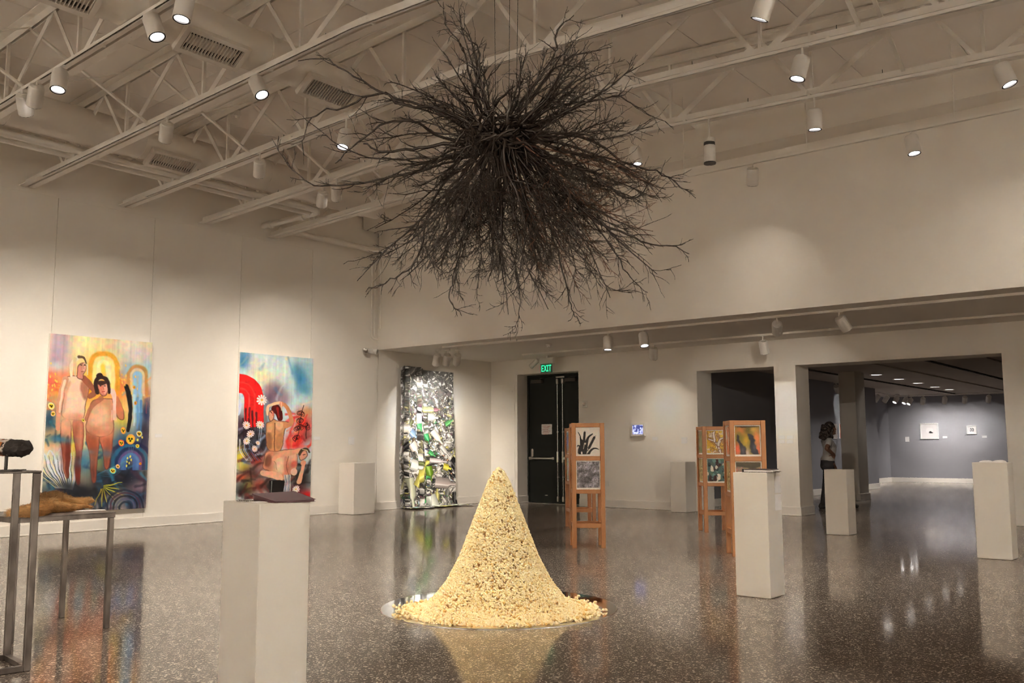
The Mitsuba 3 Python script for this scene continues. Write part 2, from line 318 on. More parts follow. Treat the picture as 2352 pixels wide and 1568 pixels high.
def fixture(label, piv, aim, power=0., beam=24, cut=38, tint=WARM, lens=None, group=None, s=1.0, drop=.045, name='track_spotlight'):
    """a can light whose back hangs at piv and which points along aim"""
    piv = np.asarray(piv, float); a = unit(aim); z = -a
    x = unit(np.cross((0, 1, .001), z)); y = np.cross(z, x)
    o = piv+np.array([0, 0, -drop*s-.02])
    M = mat4(o, x*s, y*s, z*s)
    t = thing(name, label, 'spotlight', group)
    put('body', body_d, t, M); put('rim', rim_d, t, M)
    if lens is None: lens = 14. if power else 0.
    k = nk(t+'__lens')
    scene[k] = {**(lens_ply(lens*np.array([1, .95, .92])) if lens else lens_off), 'to_world': T(M.tolist())}
    st = mat4(piv, (1, 0, 0), (0, 1, 0), (0, 0, 1))
    obj('stem', cat([cyl(piv+(0, 0, .02), o+z*.004, .011*s, 10), trimesh.Trimesh(*[np.array(q) for q in (fr(bx((-.02*s, -.035*s, -.012*s), (.02*s, .035*s, .006*s)), o, x, y, z).vertices, bx((-1, -1, -1), (1, 1, 1)).faces)], process=False)]), 'm_fixture', t)
    obj('adapter', fr(adapter_m, piv+(0, 0, .0), (1, 0, 0), (0, 1, 0), (0, 0, 1)), 'm_fixture', t)
    if power:
        e = o+a*(L+.02)*s
        NSPOT[0] += 1
        scene[f'lamp_light_{NSPOT[0]:02d}'] = {'type': 'spot', 'to_world': T().look_at(origin=e.tolist(), target=(e+a).tolist(), up=[.1, .9, .2]),
            'intensity': rgb(tint*power*SPOT), 'cutoff_angle': float(cut), 'beam_width': float(beam)}
    return t
def aim_lens(o, px, py, tilt=.4):
    """direction from the can's back at o so that its lens lies towards pixel px, py and shows as an ellipse of the given ratio"""
    o = np.asarray(o); w = unit(EYE-o); e = sight(px, py)*np.dot(o-EYE, cd)+EYE-o; e = unit(e-w*np.dot(e, w))
    return e*math.sqrt(1-tilt**2)+w*tilt
def track(label, x0, x1, y, z, rods=()):
    t = thing('light_track', label, 'light track', 'light tracks')
    zf = z if callable(z) else (lambda x: z)
    cuts = [x0, XRIDGE, x1] if callable(z) and x0 < XRIDGE < x1 else [x0, x1]
    def run(dy0, dy1, h0, h1): return cat([bar((a, y+(dy0+dy1)/2, zf(a)+(h0+h1)/2), (b, y+(dy0+dy1)/2, zf(b)+(h0+h1)/2), dy1-dy0, h1-h0) for a, b in zip(cuts[:-1], cuts[1:])])
    obj('rail', cat([run(-.018, -.012, 0, .03), run(.012, .018, 0, .03), run(-.018, .018, .024, .03)]), 'm_white_steel', t)
    obj('slot', run(-.012, .012, .012, .024), 'm_grille', t)
    for x in rods: obj('rod', cyl((x, y, zf(x)+.03), (x, y, rods[x]), .006, 6), 'm_white_steel', t)
    return t
def jy(i): return JY[i]-.125
def ZTR(x): return ZB(x)-.052
def trk(x, i): return np.array([x, jy(i), ZTR(x)])
for y, (x0, x1), lab in zip(JY[2:], ((-11.6, 4), (-12.4, 4), (-12.3, 4), (-12.2, 4), (-12.9, 4)), ('third', 'fourth', 'fifth', 'sixth', 'seventh')):
    t = track(f'cream light track under the {lab} roof truss from the camera', x0, x1, y-.125, ZTR)
    for x in np.arange(x0+.3, x1, 1.5): obj('clip', bx((x-.015, y-.13, ZTR(x)+.03), (x+.015, y-.02, ZB(x)+.002)), 'm_white_steel', t)
for i, y in enumerate(JY[:2]): track(f'cream light track under the {["nearest", "second"][i]} roof truss from the camera', -12, 4, y-.125, ZTR)
rd = {x: deck(x) for x in (-9.0, -7.2, -5.9, -4.2, -2.5, -.8, 1.)}
track('cream light track hanging on thin rods before the tall bulkhead', -10.5, 4, 11.0, 4.77, rd)
track('front light track on the soffit', -11.0, 4, 12.60, ZS-.03); track('back light track on the soffit', -11.5, 4, 14.55, ZS-.03)
WL = lambda y, z: np.array([XL, y, z])
CONE = np.array([-4.5, 5.4, .45])
P = 28.; FILL_FLOOD = 140.
# lights that the photograph shows
def shown(label, px, i, lens=None, target=None, power=0., y=None, z=None, s=1., tilt=.4, lensrad=None, group=None, **kw):
    yy = jy(i) if y is None else y
    q = sight(*px); o = EYE+q*(yy/q[1])                # the back of the can, seen at px
    zt = z if z is not None else ZTR(o[0]); o[2] = min(o[2], zt-.035); o[2] = max(o[2], zt-.16)
    p = np.array([o[0], yy, zt])
    a = aim_lens(o, *lens, tilt=tilt) if target is None else np.asarray(target)-o
    return fixture(label, p, a, power, lens=lensrad, s=s, group=group, drop=(zt-o[2]-.02)/s, **kw)
shown('lit spotlight at the top left, left one of a close pair', (346, 14), 2, lens=(358, 76), tilt=0.62, power=P*.55)
shown('lit spotlight at the top left, right one of a close pair', (428, -10), 2, lens=(417, 43), tilt=0.52, power=P*.55)
shown('lit spotlight at the far left under the third truss, lens to the camera', (140, 152), 2, lens=(132, 211), tilt=0.58, power=P*.6)
shown('dim grey spotlight at the far left, between a lit one and a glowing one', (85, 192), 2, target=WL(5.2, .95), beam=13, cut=34, power=P*1.15)
shown('spotlight at the left edge with brightly lit flank', (52, 215), 2, target=WL(6.7, .95), beam=13, cut=34, power=P*1.1)
shown('lit spotlight left of the topmost bright branch, lens to lower right', (585, 176), 3, lens=(606, 228), tilt=0.66, power=P*.9)
shown('plain spotlight seen from behind over the left duct grille', (384, 282), 3, target=WL(7.3, .95), beam=13, cut=34, power=P*1.15)
shown('plain spotlight seen from behind left of the branches', (597, 368), 4, target=WL(9.2, .95), beam=13, cut=34, power=P*1.15)
shown('spotlight with bright flank near the tip of the pipe elbow', (742, 440), 5, target=WL(10.2, .95), beam=13, cut=34, power=P*1.15)
shown('plain spotlight right of the one with the bright flank', (772, 426), 5, target=WL(11.4, .95), beam=13, cut=34, power=P*.95)
shown('lit spotlight half hidden behind the left branches', (795, 300), 4, lens=(787, 337), tilt=0.55, power=P*.8)
shown('lit spotlight at the top edge right of the branches, tilted away', (1766, -20), 4, lens=(1751, 25), tilt=0.2, power=P*.3)
shown('lit spotlight on the second truss from the bulkhead, upper right', (1843, 130), 5, lens=(1830, 186), tilt=0.45, power=P*.3)
shown('lit spotlight at the right edge under the upper trusses', (2297, 148), 6, lens=(2325, 205), tilt=0.38, power=P*.3)
shown('lit spotlight right of the black banded speaker', (1871, 250), 6, lens=(1872, 303), tilt=0.28, power=P*.3)
shown('lit spotlight hanging before the bulkhead, right of the others', (2092, 312), 0, y=11.0, z=4.77, lens=(2101, 356), tilt=0.42, power=0., lensrad=14.)
shown('lit spotlight hanging before the bulkhead, left of the others', (1729, 385), 0, y=11.0, z=4.77, target=(-5.55, YK, 2.75), power=P*.15, beam=4, cut=44)
shown('lit spotlight behind the right branches', (1458, 345), 6, lens=(1463, 390), tilt=0.4, power=P*.6)
# black banded speaker hanging from the last truss
p = (lambda q: EYE+q*(jy(6)/q[1]))(sight(1629, 318)); k = thing('ceiling_speaker', 'cream cylinder speaker with black bands hanging under the last truss', 'speaker')
c = p+np.array([0, 0, -.0])
obj('body', fr(lathe([(0, -.30), (.066, -.30), (.066, -.09), (.058, -.085), (.058, -.05), (.066, -.045), (.066, 0), (0, 0)], 28), c, (1, 0, 0), (0, 1, 0), (0, 0, 1)), 'm_fixture', k, smooth=30)
obj('band', fr(lathe([(.061, -.085), (.064, -.085), (.064, -.05), (.061, -.05), (.061, -.085)], 28), c, (1, 0, 0), (0, 1, 0), (0, 0, 1)), 'm_black', k)
obj('grille', fr(lathe([(0, -.302), (.069, -.302), (.069, -.285), (.066, -.285)], 28), c, (1, 0, 0), (0, 1, 0), (0, 0, 1)), 'm_black', k)
obj('stem', cyl(c, (c[0], c[1], ZTR(c[0])+.004), .012, 8), 'm_fixture', k)
# soffit lights
ZF = ZS-.04
shown('lit spotlight under the soffit, right of the exit sign', (1396, 772), 0, y=12.60, z=ZF, lens=(1396, 801), tilt=0.25, power=10., beam=20, cut=44)
shown('lit spotlight under the soffit, lens to lower right', (1476, 764), 0, y=12.60, z=ZF, lens=(1481, 797), tilt=0.42, power=16.)
shown('small cream spotlight under the back soffit track over the screen', (1501, 797), 0, y=14.55, z=ZF, target=(-9.1, YB, .9), power=7., beam=8, cut=46, lensrad=0.)
shown('small cream spotlight under the back soffit track over the narrow pillar', (1752, 782), 0, y=14.55, z=ZF, target=(-6.55, YB, 1.05), power=8., lensrad=0.)
shown('cream spotlight under the front soffit track above the pillar, lens hidden', (1785, 742), 0, y=12.60, z=ZF, target=(-6.6, YB, 1.2), power=9., lensrad=0.)
shown('cream spotlight under the front soffit track, rightmost', (1927, 727), 0, y=12.60, z=ZF, target=(-3.6, 14.8, 0.4), power=8., lensrad=0.)
# three lights by the hanging fabric
cur = (-13.0, 13.55)
for i, (px, dy) in enumerate(((1006, -.25), (1028, .1), (1051, .5))):
    p = onz(px, 806, ZF)
    fixture(['cream spotlight before the printed fabric, leftmost of three with a glowing rim', 'cream spotlight before the printed fabric, middle of three', 'cream spotlight before the printed fabric, rightmost of three'][i],
        p, np.array([XL, 13.6+dy, 1.35])-p, 12., beam=30, cut=46, lens=10. if i == 0 else 0.)
track('short light track on the soffit beside the printed fabric', -11.75, -10.0, 12.5, ZS-.03)
# unseen lamps, out of view, placed to light heap, pedestals, floor, left wall and bulkhead
far_n = 0
def unseen(p, tgt, power, **kw):
    fixture('unseen cream spotlight outside the view, placed to light the room', p, np.asarray(tgt, float)-np.asarray(p), power, group='track spotlights outside the view', **kw)
unseen(trk(-3.2, 2), (-4.5, 5.4, .4), P*1.2, beam=8, cut=21)
unseen(trk(-6.0, 1), (-4.6, 5.4, .3), P*1.0, beam=8, cut=21)
unseen(trk(1.2, 2), (-3.3, 2.55, .5), P*.75, beam=8, cut=24)
unseen(trk(-2.2, 2), (-3.2, 7.0, .55), P*.5, beam=8, cut=24)
unseen(trk(-10.2, 1), (XL, 3.9, 1.2), P*1.0, beam=14, cut=36)
unseen(trk(-1.0, 4), (-4.0, 8.6, .4), P*.45)
unseen(trk(1.5, 5), (-2.0, 11.2, .6), P*.4)
unseen((-1.25, 11.0, 4.77), (-2.66, YK, 2.75), P*.16, beam=4, cut=44)
unseen((1.0, 11.0, 4.77), (.8, YK, 2.75), P*.16, beam=4, cut=44)
for x in (-10.5, -7.5, -4.5, -1.5): fixture('added fill uplight behind the camera, brightening the ceiling', (x, YN+.02, 2.9), (0, .62, .78), 13., beam=30, cut=60, group='added fill uplights')  # fill lamps added out of view to lift the deck and trusses
# added fill floods out of view, washing the rear and right walls for bounce light
for x in (-11.2, -8.6, -6.0, -3.4, -.8, 1.8): unseen((x, -1.6, ZTR(x)), (x, YN, 1.9), FILL_FLOOD*.84, beam=40, cut=62)
for i in (0, 2, 4, 6): unseen(trk(1.7, i), (XR, JY[i]-.2, 1.9), FILL_FLOOD*1.25, beam=40, cut=62)
track('unseen light track behind the camera, added to carry the fill floods', -12, 4, -1.6, ZTR, {x: deck(x) for x in (-11, -7, -3, 1)})  # rail added out of view for the fill floods
# second gallery: track spots and recessed downlights
GP = 46.
gpx = [(2018, 900, 0), (2039, 900, 0), (2061, 902, 1), (2082, 905, 1), (2093, 906, 1)]
for i, (px, py, on) in enumerate(gpx):
    p = onz(px, py, ZC2-.05); p = np.array([np.clip(p[0], -9.3, -8.3), 28.4+.75*i, ZC2-.05])
    q = sight(px, py); p[0] = (q*(p[1]/q[1]))[0]
    fixture(['leftmost of five spotlights along the left of the second gallery', 'second of five spotlights along the left of the second gallery', 'third of five spotlights along the left of the second gallery, lit', 'fourth of five spotlights along the left of the second gallery, lit', 'last of five spotlights along the left of the second gallery, lit'][i],
        p, (np.array([-9.93, p[1]+.3, 1.5])-p) if not on else aim_lens(p, px-6, py+16, .5), GP*.5 if not on else GP*.12, tint=COOL, lens=12. if on else 0., beam=28, cut=42)
for i, px in enumerate((2120, 2170, 2216, 2271)):
    q = sight(px, 903); yy = Y2-1.25; x = (q*(yy/q[1]))[0]
    tx = [-9.3, -8.64, -8.0, -7.36][i]
    fixture(['leftmost of four spotlights before the grey end wall', 'second of four spotlights before the grey end wall', 'third of four spotlights before the grey end wall', 'rightmost of four spotlights before the grey end wall'][i],
        (x, yy, ZC2-.05), np.array([tx+.3, Y2, 1.3])-np.array([x, yy, ZC2-.05]), GP*.40, tint=COOL, lens=0., beam=5, cut=52)
p = np.array([(lambda q: (q*(23.4/q[1]))[0])(sight(1920, 880)), 23.4, ZC2-.05])
fixture('spotlight in the second gallery seen left of the square column', p, np.array([XW, 25.0, 1.5])-p, GP*.55, tint=COOL, lens=0.)
fixture('unseen cream spotlight outside the view, placed to light the room', (-5.0, Y2-1.25, ZC2-.05), (0, 1.25, -1.4), GP*.4, tint=COOL, group='track spotlights outside the view')  # out of view, placed to light the right of the end wall
track('light track before the grey end wall of the second gallery', -9.6, 3, Y2-1.25, ZC2-.035)
for i, (px, py) in enumerate(((2013, 860), (2065, 870), (2108, 879), (2147, 888), (2180, 894))):
    p = onz(px, py, ZC2); k = thing('downlight', f'round recessed downlight in the second gallery ceiling, {["nearest", "second", "middle", "fourth", "farthest"][i]} of the row of five', 'downlight', None)
    obj('ring', fr(lathe([(.11, 0), (.15, 0), (.15, -.012), (.11, -.006), (.11, 0)], 24), p, (1, 0, 0), (0, 1, 0), (0, 0, 1)), 'm_fixture', k)
    key = nk(k+'__lens'); d = mikit.ply(fr(lathe([(0, -.004), (.11, -.004)], 24), p, (1, 0, 0), (0, 1, 0), (0, 0, 1)), 'm_white_steel')
    d['emitter'] = {'type': 'area', 'radiance': rgb(np.array([1, .92, .85])*12.), 'sampling_weight': .02}; scene[key] = d
    scene[f'downlight_beam_{i+1}'] = {'type': 'spot', 'to_world': T().look_at(origin=[p[0], p[1], ZC2-.03], target=[p[0], p[1], 0], up=[0, 1, 0]), 'intensity': rgb(COOL*9.), 'cutoff_angle': 65., 'beam_width': 30.}

# ---------------------------------------------------------------- painting on flat canvases
class Canvas:
    """A sheet of colours over its own plane; corners give the drawing units at top left, top right, bottom right, bottom left."""
    def __init__(s, corners, nx, ny, seed=0, warp=0.):
        s.nx, s.ny = nx, ny
        u, v = np.meshgrid(np.linspace(0, 1, nx), np.linspace(0, 1, ny))
        a, b, c, d = [np.array(q, float) for q in corners]
        # projective map of the unit square onto the four corners
        A = []; B = []
        for (x, y), (X, Y) in zip(((0, 0), (1, 0), (1, 1), (0, 1)), (a, b, c, d)):
            A += [[x, y, 1, 0, 0, 0, -x*X, -y*X], [0, 0, 0, x, y, 1, -x*Y, -y*Y]]; B += [X, Y]
        h = np.append(np.linalg.solve(np.array(A), np.array(B)), 1).reshape(3, 3)
        w = h[2, 0]*u+h[2, 1]*v+1
        s.X = (h[0, 0]*u+h[0, 1]*v+h[0, 2])/w; s.Y = (h[1, 0]*u+h[1, 1]*v+h[1, 2])/w
        s.u, s.v, s.seed = u, v, seed
        if warp:
            sc = 7./np.linalg.norm(b-a)
            n1 = meshkit.fbm(np.stack([s.X*sc, s.Y*sc, 0*u+seed], -1), 3, seed); n2 = meshkit.fbm(np.stack([s.X*sc, s.Y*sc, 0*u+seed+9], -1), 3, seed+5)
            s.X = s.X+(n1-.5)*warp; s.Y = s.Y+(n2-.5)*warp
        s.col = np.ones((ny, nx, 3))*.8
    def lay(s, m, c): m = np.clip(m, 0, 1)[..., None]; s.col = s.col*(1-m)+np.array(c, float)/255.*m
    def fill(s, c): s.col[:] = np.array(c)/255.
    def blob(s, x, y, rx, ry, c, a=1., p=1.): d = ((s.X-x)/rx)**2+((s.Y-y)/ry)**2; s.lay(a*np.exp(-d**p), c)
    def disc(s, x, y, rx, ry, c, a=1., soft=.12): d = np.sqrt(((s.X-x)/rx)**2+((s.Y-y)/ry)**2); s.lay(a*np.clip((1-d)/soft+.5, 0, 1), c)
    def ring(s, x, y, r, w, c, a=1., soft=6., leg=0, side=None):
        d = np.hypot(s.X-x, s.Y-y)
        if leg: d = np.where((s.Y > y) & (s.Y < y+leg), np.abs(s.X-x), d); d = np.where(s.Y >= y+leg, 1e6, d)
        s.lay(a*np.clip((w/2-np.abs(d-r))/soft+.5, 0, 1), c)
    @staticmethod
    def round_(P, closed, n=2):
        P = np.array(P, float)
        for _ in range(n if len(P) > 2 else 0):
            if closed: Q = np.roll(P, -1, 0); P = np.stack([.75*P+.25*Q, .25*P+.75*Q], 1).reshape(-1, 2)
            else: q = np.stack([.75*P[:-1]+.25*P[1:], .25*P[:-1]+.75*P[1:]], 1).reshape(-1, 2); P = np.vstack([P[:1], q, P[-1:]])
        return P
    def figure(s, pts, c, edge=(84, 40, 34), w=7, a=.65):
        s.poly(pts, c); P = s.round_(pts, True); s.line(np.vstack([P, P[:1]]), w, edge, w, a, 5, False)
    def strokes(s, n, x0, x1, y0, y1, cols, L, w, g, a=.75):
        for i in range(n):
            x, y, t = g.uniform(x0, x1), g.uniform(y0, y1), g.normal(0, .9); l = L*g.uniform(.4, 1.2); b = g.normal(0, .3)
            s.line([(x-l*math.cos(t), y-l*math.sin(t)), (x, y+l*b), (x+l*math.cos(t), y+l*math.sin(t))], w*g.uniform(.4, 1.2), cols[g.integers(len(cols))], w*.3, a*g.uniform(.5, 1), w*.5)
    def poly(s, pts, c, a=1., soft=5., sharp=False):
        P = np.array(pts, float) if sharp else s.round_(pts, True); ins = np.zeros(s.X.shape, bool); dist = np.full(s.X.shape, 1e9)
        for (x0, y0), (x1, y1) in zip(P, np.roll(P, -1, 0)):
            cr_ = ((y0 > s.Y) != (y1 > s.Y))
            ins ^= cr_ & (s.X < (x1-x0)*(s.Y-y0)/((y1-y0) if y1 != y0 else 1e-9)+x0)
            dx, dy = x1-x0, y1-y0; t = np.clip(((s.X-x0)*dx+(s.Y-y0)*dy)/(dx*dx+dy*dy+1e-9), 0, 1)
            dist = np.minimum(dist, np.hypot(s.X-x0-t*dx, s.Y-y0-t*dy))
        s.lay(a*np.clip(np.where(ins, dist, -dist)/soft+.5, 0, 1), c)
    def line(s, pts, w0, c, w1=None, a=1., soft=4., rnd=True):
        w1 = w0 if w1 is None else w1; P = s.round_(pts, False) if rnd else np.array(pts, float); n = len(P)-1
        r = max(w0, w1)+soft+2; on = np.where((s.X > P[:, 0].min()-r) & (s.X < P[:, 0].max()+r) & (s.Y > P[:, 1].min()-r) & (s.Y < P[:, 1].max()+r))
        if not len(on[0]): return
        X, Y = s.X[on], s.Y[on]; m = np.zeros(X.shape)
        for i in range(n):
            (x0, y0), (x1, y1) = P[i], P[i+1]; dx, dy = x1-x0, y1-y0
            t = np.clip(((X-x0)*dx+(Y-y0)*dy)/(dx*dx+dy*dy+1e-9), 0, 1)
            w = (w0+(w1-w0)*(i+t)/n)/2
            m = np.maximum(m, np.clip((w-np.hypot(X-x0-t*dx, Y-y0-t*dy))/soft+.5, 0, 1))
        m = np.clip(a*m, 0, 1)[:, None]; s.col[on] = s.col[on]*(1-m)+np.array(c, float)/255.*m
    def streak(s, amt=.10, fx=60, fy=5):
        n = meshkit.fbm(np.stack([s.u*fx, s.v*fy, 0*s.u+s.seed], -1), 3, s.seed); s.col = np.clip(s.col*(1+amt*(n-.5)*2)[..., None], 0, 1)
    def daub(s, amt=.12, f=22, k=3):
        n = np.stack([meshkit.fbm(np.stack([s.u*f, s.v*f*s.ny/s.nx, 0*s.u+s.seed+i*3.3], -1), 4, s.seed+i) for i in range(k)], -1)
        s.col = np.clip(s.col*(1+amt*2*(n-.5)), 0, 1)
    def sheet(s, o, du, dv, height=None, nrm=None):
        """the mesh of the sheet at o, spanning du to the right and dv downwards"""
        P = np.asarray(o)+s.u[..., None]*np.asarray(du)+s.v[..., None]*np.asarray(dv)
        if height is not None: P = P+height[..., None]*np.asarray(nrm)
        i, j = np.meshgrid(np.arange(s.ny-1), np.arange(s.nx-1), indexing='ij'); k = i*s.nx+j
        q = np.stack([k, k+s.nx, k+s.nx+1, k+1], -1).reshape(-1, 4)
        return (P.reshape(-1, 3), np.vstack([q[:, [0, 1, 2]], q[:, [0, 2, 3]]])), s2l(np.clip(s.col, 0, 1)).reshape(-1, 3)
def flower(c, x, y, r, petal, core, n=5):
    for k in range(n): a = 2*PI*k/n+.3; c.disc(x+r*.55*math.cos(a), y+r*.55*math.sin(a), r*.5, r*.5, petal, soft=.3)
    c.disc(x, y, r*.42, r*.42, core, soft=.4)

# -- the first large painting: two standing figures before a glowing arch
def painting_a():
    c = Canvas([(353, 80), (1090, 148), (1047, 1330), (285, 1380)], 250, 400, 3, 26)
    c.fill((238, 214, 170))
    for a in [(420, 170, 90, 190, (183, 160, 190), .95), (390, 290, 60, 80, (150, 130, 175), .6), (470, 130, 40, 150, (140, 110, 160), .5), (620, 150, 150, 140, (255, 244, 190), .95), (960, 190, 130, 140, (222, 212, 214), .95), (1040, 130, 60, 50, (240, 228, 170), .8), (900, 130, 60, 60, (250, 236, 200), .8),
              (400, 330, 60, 40, (205, 226, 240), .9), (400, 470, 110, 100, (244, 150, 62), 1.), (350, 420, 50, 70, (226, 86, 80), .9), (450, 380, 60, 40, (235, 110, 90), .7), (660, 480, 150, 150, (250, 160, 50), 1.), (880, 500, 110, 130, (246, 150, 60), 1.), (850, 430, 50, 70, (240, 90, 60), .8), (700, 330, 130, 120, (255, 214, 110), .9),
              (930, 340, 80, 70, (150, 190, 210), .9), (1060, 330, 40, 90, (170, 205, 225), .9), (1035, 520, 40, 70, (228, 90, 96), .95), (1000, 460, 40, 60, (240, 170, 120), .7), (985, 640, 60, 200, (120, 180, 222), 1.), (1050, 640, 40, 110, (28, 40, 80), 1.), (880, 640, 60, 100, (246, 206, 120), .9), (870, 720, 50, 60, (236, 212, 70), .95), (1000, 560, 40, 40, (240, 200, 80), .7),
              (350, 700, 60, 120, (24, 56, 84), 1.), (430, 640, 40, 40, (60, 40, 40), .6), (370, 860, 70, 70, (238, 140, 50), .9), (430, 840, 110, 30, (30, 96, 120), .95), (400, 1040, 120, 150, (196, 208, 220), 1.), (330, 980, 50, 80, (232, 220, 180), .8), (540, 880, 50, 160, (246, 206, 60), 1.), (720, 980, 60, 90, (246, 212, 70), 1.), (600, 1010, 70, 100, (60, 120, 150), .9),
              (880, 860, 110, 110, (34, 74, 104), 1.), (830, 980, 140, 90, (24, 92, 120), 1.), (930, 1020, 130, 160, (30, 56, 92), 1.), (1030, 850, 50, 110, (40, 36, 66), .9), (1000, 980, 60, 60, (200, 130, 110), .8), (1030, 760, 40, 60, (38, 32, 50), .8),
              (560, 1240, 260, 110, (10, 16, 26), 1.), (760, 1130, 120, 90, (14, 34, 46), 1.), (900, 1120, 130, 80, (14, 20, 34), 1.), (1000, 1240, 90, 90, (40, 30, 50), 1.), (340, 1260, 90, 90, (30, 60, 80), .8), (760, 1300, 150, 60, (120, 120, 140), .8), (960, 1290, 80, 60, (30, 50, 90), .9), (1010, 1180, 60, 40, (150, 130, 150), .7)]: c.blob(*a)
    g = np.random.default_rng(31)
    c.strokes(46, 300, 1050, 1080, 1370, [(10, 14, 24), (16, 30, 52), (24, 66, 92), (8, 10, 14), (60, 36, 56), (40, 110, 140)], 80, 34, g)
    c.strokes(26, 650, 1060, 850, 1150, [(20, 60, 96), (30, 100, 130), (18, 30, 60), (60, 130, 170), (16, 20, 40)], 60, 26, g)
    c.strokes(18, 320, 460, 350, 620, [(240, 120, 60), (226, 80, 70), (250, 180, 80), (246, 150, 90)], 40, 22, g, .6)
    c.strokes(16, 820, 1080, 360, 620, [(246, 150, 60), (240, 190, 90), (226, 96, 80), (130, 190, 225)], 40, 20, g, .6)
    c.strokes(14, 320, 440, 620, 900, [(20, 60, 86), (30, 96, 120), (238, 140, 50), (16, 36, 56)], 40, 24, g, .7)
    c.streak(.07, 40, 3)
    for r, w, k, col in ((95, 36, 200, (240, 168, 48)), (64, 28, 180, (255, 236, 150)), (34, 36, 120, (255, 250, 190))): c.ring(740, 318, r, w, col, .9, 14, leg=k)
    c.blob(740, 330, 16, 36, (255, 214, 60), 1.)
    for r, w, k, col in ((66, 26, 150, (196, 136, 66)), (42, 22, 150, (226, 206, 160)), (18, 30, 260, (140, 196, 232))): c.ring(986, 385, r, w, col, .85, 12, leg=k)
    for y, x, cc in ((600, 960, (196, 226, 240)), (640, 1010, (60, 120, 180)), (620, 985, (90, 150, 210))): c.line([(x, y-70), (x-6, y+130)], 22, cc, 10, .7, 8)
    c.line([(903, 462), (925, 520), (932, 590), (925, 680), (915, 770)], 36, (16, 14, 16), 22)
    for r, col in ((150, (26, 30, 66)), (122, (36, 92, 130)), (98, (24, 34, 76)), (74, (98, 70, 130)), (56, (80, 130, 190)), (36, (70, 110, 180))): c.ring(930, 1000, r, 24, col, .8, 10, leg=60)
    for i in range(9): c.line([(690+i*8, 1100-i*4), (800+i*20, 1120-i*20), (880+i*8, 1050-i*34)], 6, (30+8*i, 90+6*i, 120+5*i), 3, .6)
    for i in range(14):                          # pale leaves at lower left, yellow ones at the bottom
        a = math.radians(100+i*12); x, y = 470+90*math.cos(a)-60, 1190
        c.line([(460+(i-7)*9, 1190), (430+(i-8)*24, 1060-8*(i % 3)*10), (410+(i-8)*28, 930+(i % 4)*30)], 17, (222, 232, 240) if i % 3 else (250, 240, 190), 4, .9)
        c.line([(466+(i-7)*9, 1195), (436+(i-8)*24, 1070), (424+(i-8)*28, 960)], 7, (26, 44, 56), 2, .8)
        b = math.radians(-25+i*10.5); c.line([(735+20*math.cos(b), 1180+20*math.sin(b)), (735+(120+30*(i % 3))*math.cos(b), 1180+(120+20*(i % 2))*math.sin(b))], 12, (226, 208, 70) if i % 2 else (20, 30, 30), 3, .85)
    for i in range(5): c.ring(900, 1330, 40+i*22, 13, [(20, 30, 50), (90, 90, 120), (16, 18, 30), (70, 40, 60), (20, 24, 44)][i], .8, 6)
    for i in range(26):
        x, y = rng.choice([365, 880, 940], p=[.4, .35, .25])+rng.normal(0, 22), rng.normal(450, 60)
        c.disc(x, y if x < 600 else y-20, 5, 9, (252, 206, 90), .8, .5)
    # the taller figure, blond, looking aside; the shorter one, dark hair tied up: broad areas of light and shade only
    sk, md, dk, rd = (246, 208, 178), (214, 150, 118), (120, 60, 46), (92, 34, 28)
    c.figure([(432, 690), (500, 700), (505, 800), (498, 900), (490, 1120), (458, 1120), (432, 900), (424, 780)], md); c.poly([(455, 850), (500, 800), (492, 1120), (462, 1120)], rd, .9, 14); c.poly([(428, 700), (470, 710), (460, 820), (430, 800)], (236, 180, 150), .8, 16)
    c.figure([(505, 700), (600, 690), (600, 830), (580, 960), (570, 1160), (535, 1160), (545, 960), (522, 830)], (176, 96, 74)); c.poly([(545, 730), (590, 720), (580, 900), (560, 930), (540, 840)], (222, 150, 122), .8, 18); c.poly([(535, 960), (575, 960), (568, 1160), (538, 1160)], rd, .85, 12)
    c.figure([(448, 398), (500, 385), (600, 400), (640, 430), (632, 520), (605, 590), (602, 690), (560, 712), (440, 690), (440, 610), (462, 520), (440, 470)], sk)
    c.poly([(455, 440), (500, 420), (480, 500), (470, 600), (440, 690), (450, 560)], md, .7, 16); c.poly([(560, 430), (640, 430), (625, 560), (590, 560)], (150, 84, 64), .75, 18); c.poly([(470, 640), (600, 660), (590, 700), (450, 690)], md, .6, 20)
    c.line([(455, 410), (432, 520), (418, 620), (408, 700), (405, 770)], 50, md, 30); c.line([(450, 420), (436, 540), (424, 640)], 22, (250, 214, 190), 14, .9)
    for a in ((470, 705, 46, 60, (232, 176, 146), .9), (552, 712, 52, 56, (206, 134, 106), .85), (510, 600, 40, 70, (252, 220, 194), .7), (500, 690, 90, 26, (222, 160, 130), .7), (445, 930, 26, 120, (110, 44, 34), .7), (556, 1010, 30, 120, (84, 34, 30), .7), (545, 780, 26, 60, (150, 70, 52), .6)): c.blob(*a)
    c.line([(600, 410), (650, 460), (680, 500), (640, 540)], 46, (150, 86, 66), 30)
    c.figure([(545, 300), (610, 280), (612, 350), (590, 380), (600, 420), (540, 410), (548, 370)], (214, 140, 120)); c.poly([(580, 290), (612, 285), (610, 345), (590, 370)], (240, 186, 166), .9, 8)
    c.line([(545, 255), (505, 290), (500, 340), (500, 388)], 30, (238, 222, 190), 18); c.line([(560, 245), (600, 250), (614, 290)], 22, (92, 74, 56), 8); c.line([(530, 262), (525, 330), (530, 385)], 26, (220, 196, 150), 14); c.line([(620, 300), (628, 380)], 10, (244, 230, 200), 6)
    for x in (572, 600): c.disc(x, 303, 8, 4, (40, 26, 26))
    c.line([(578, 357), (596, 354)], 6, (150, 70, 60)); c.line([(588, 305), (594, 332)], 5, (190, 116, 100))
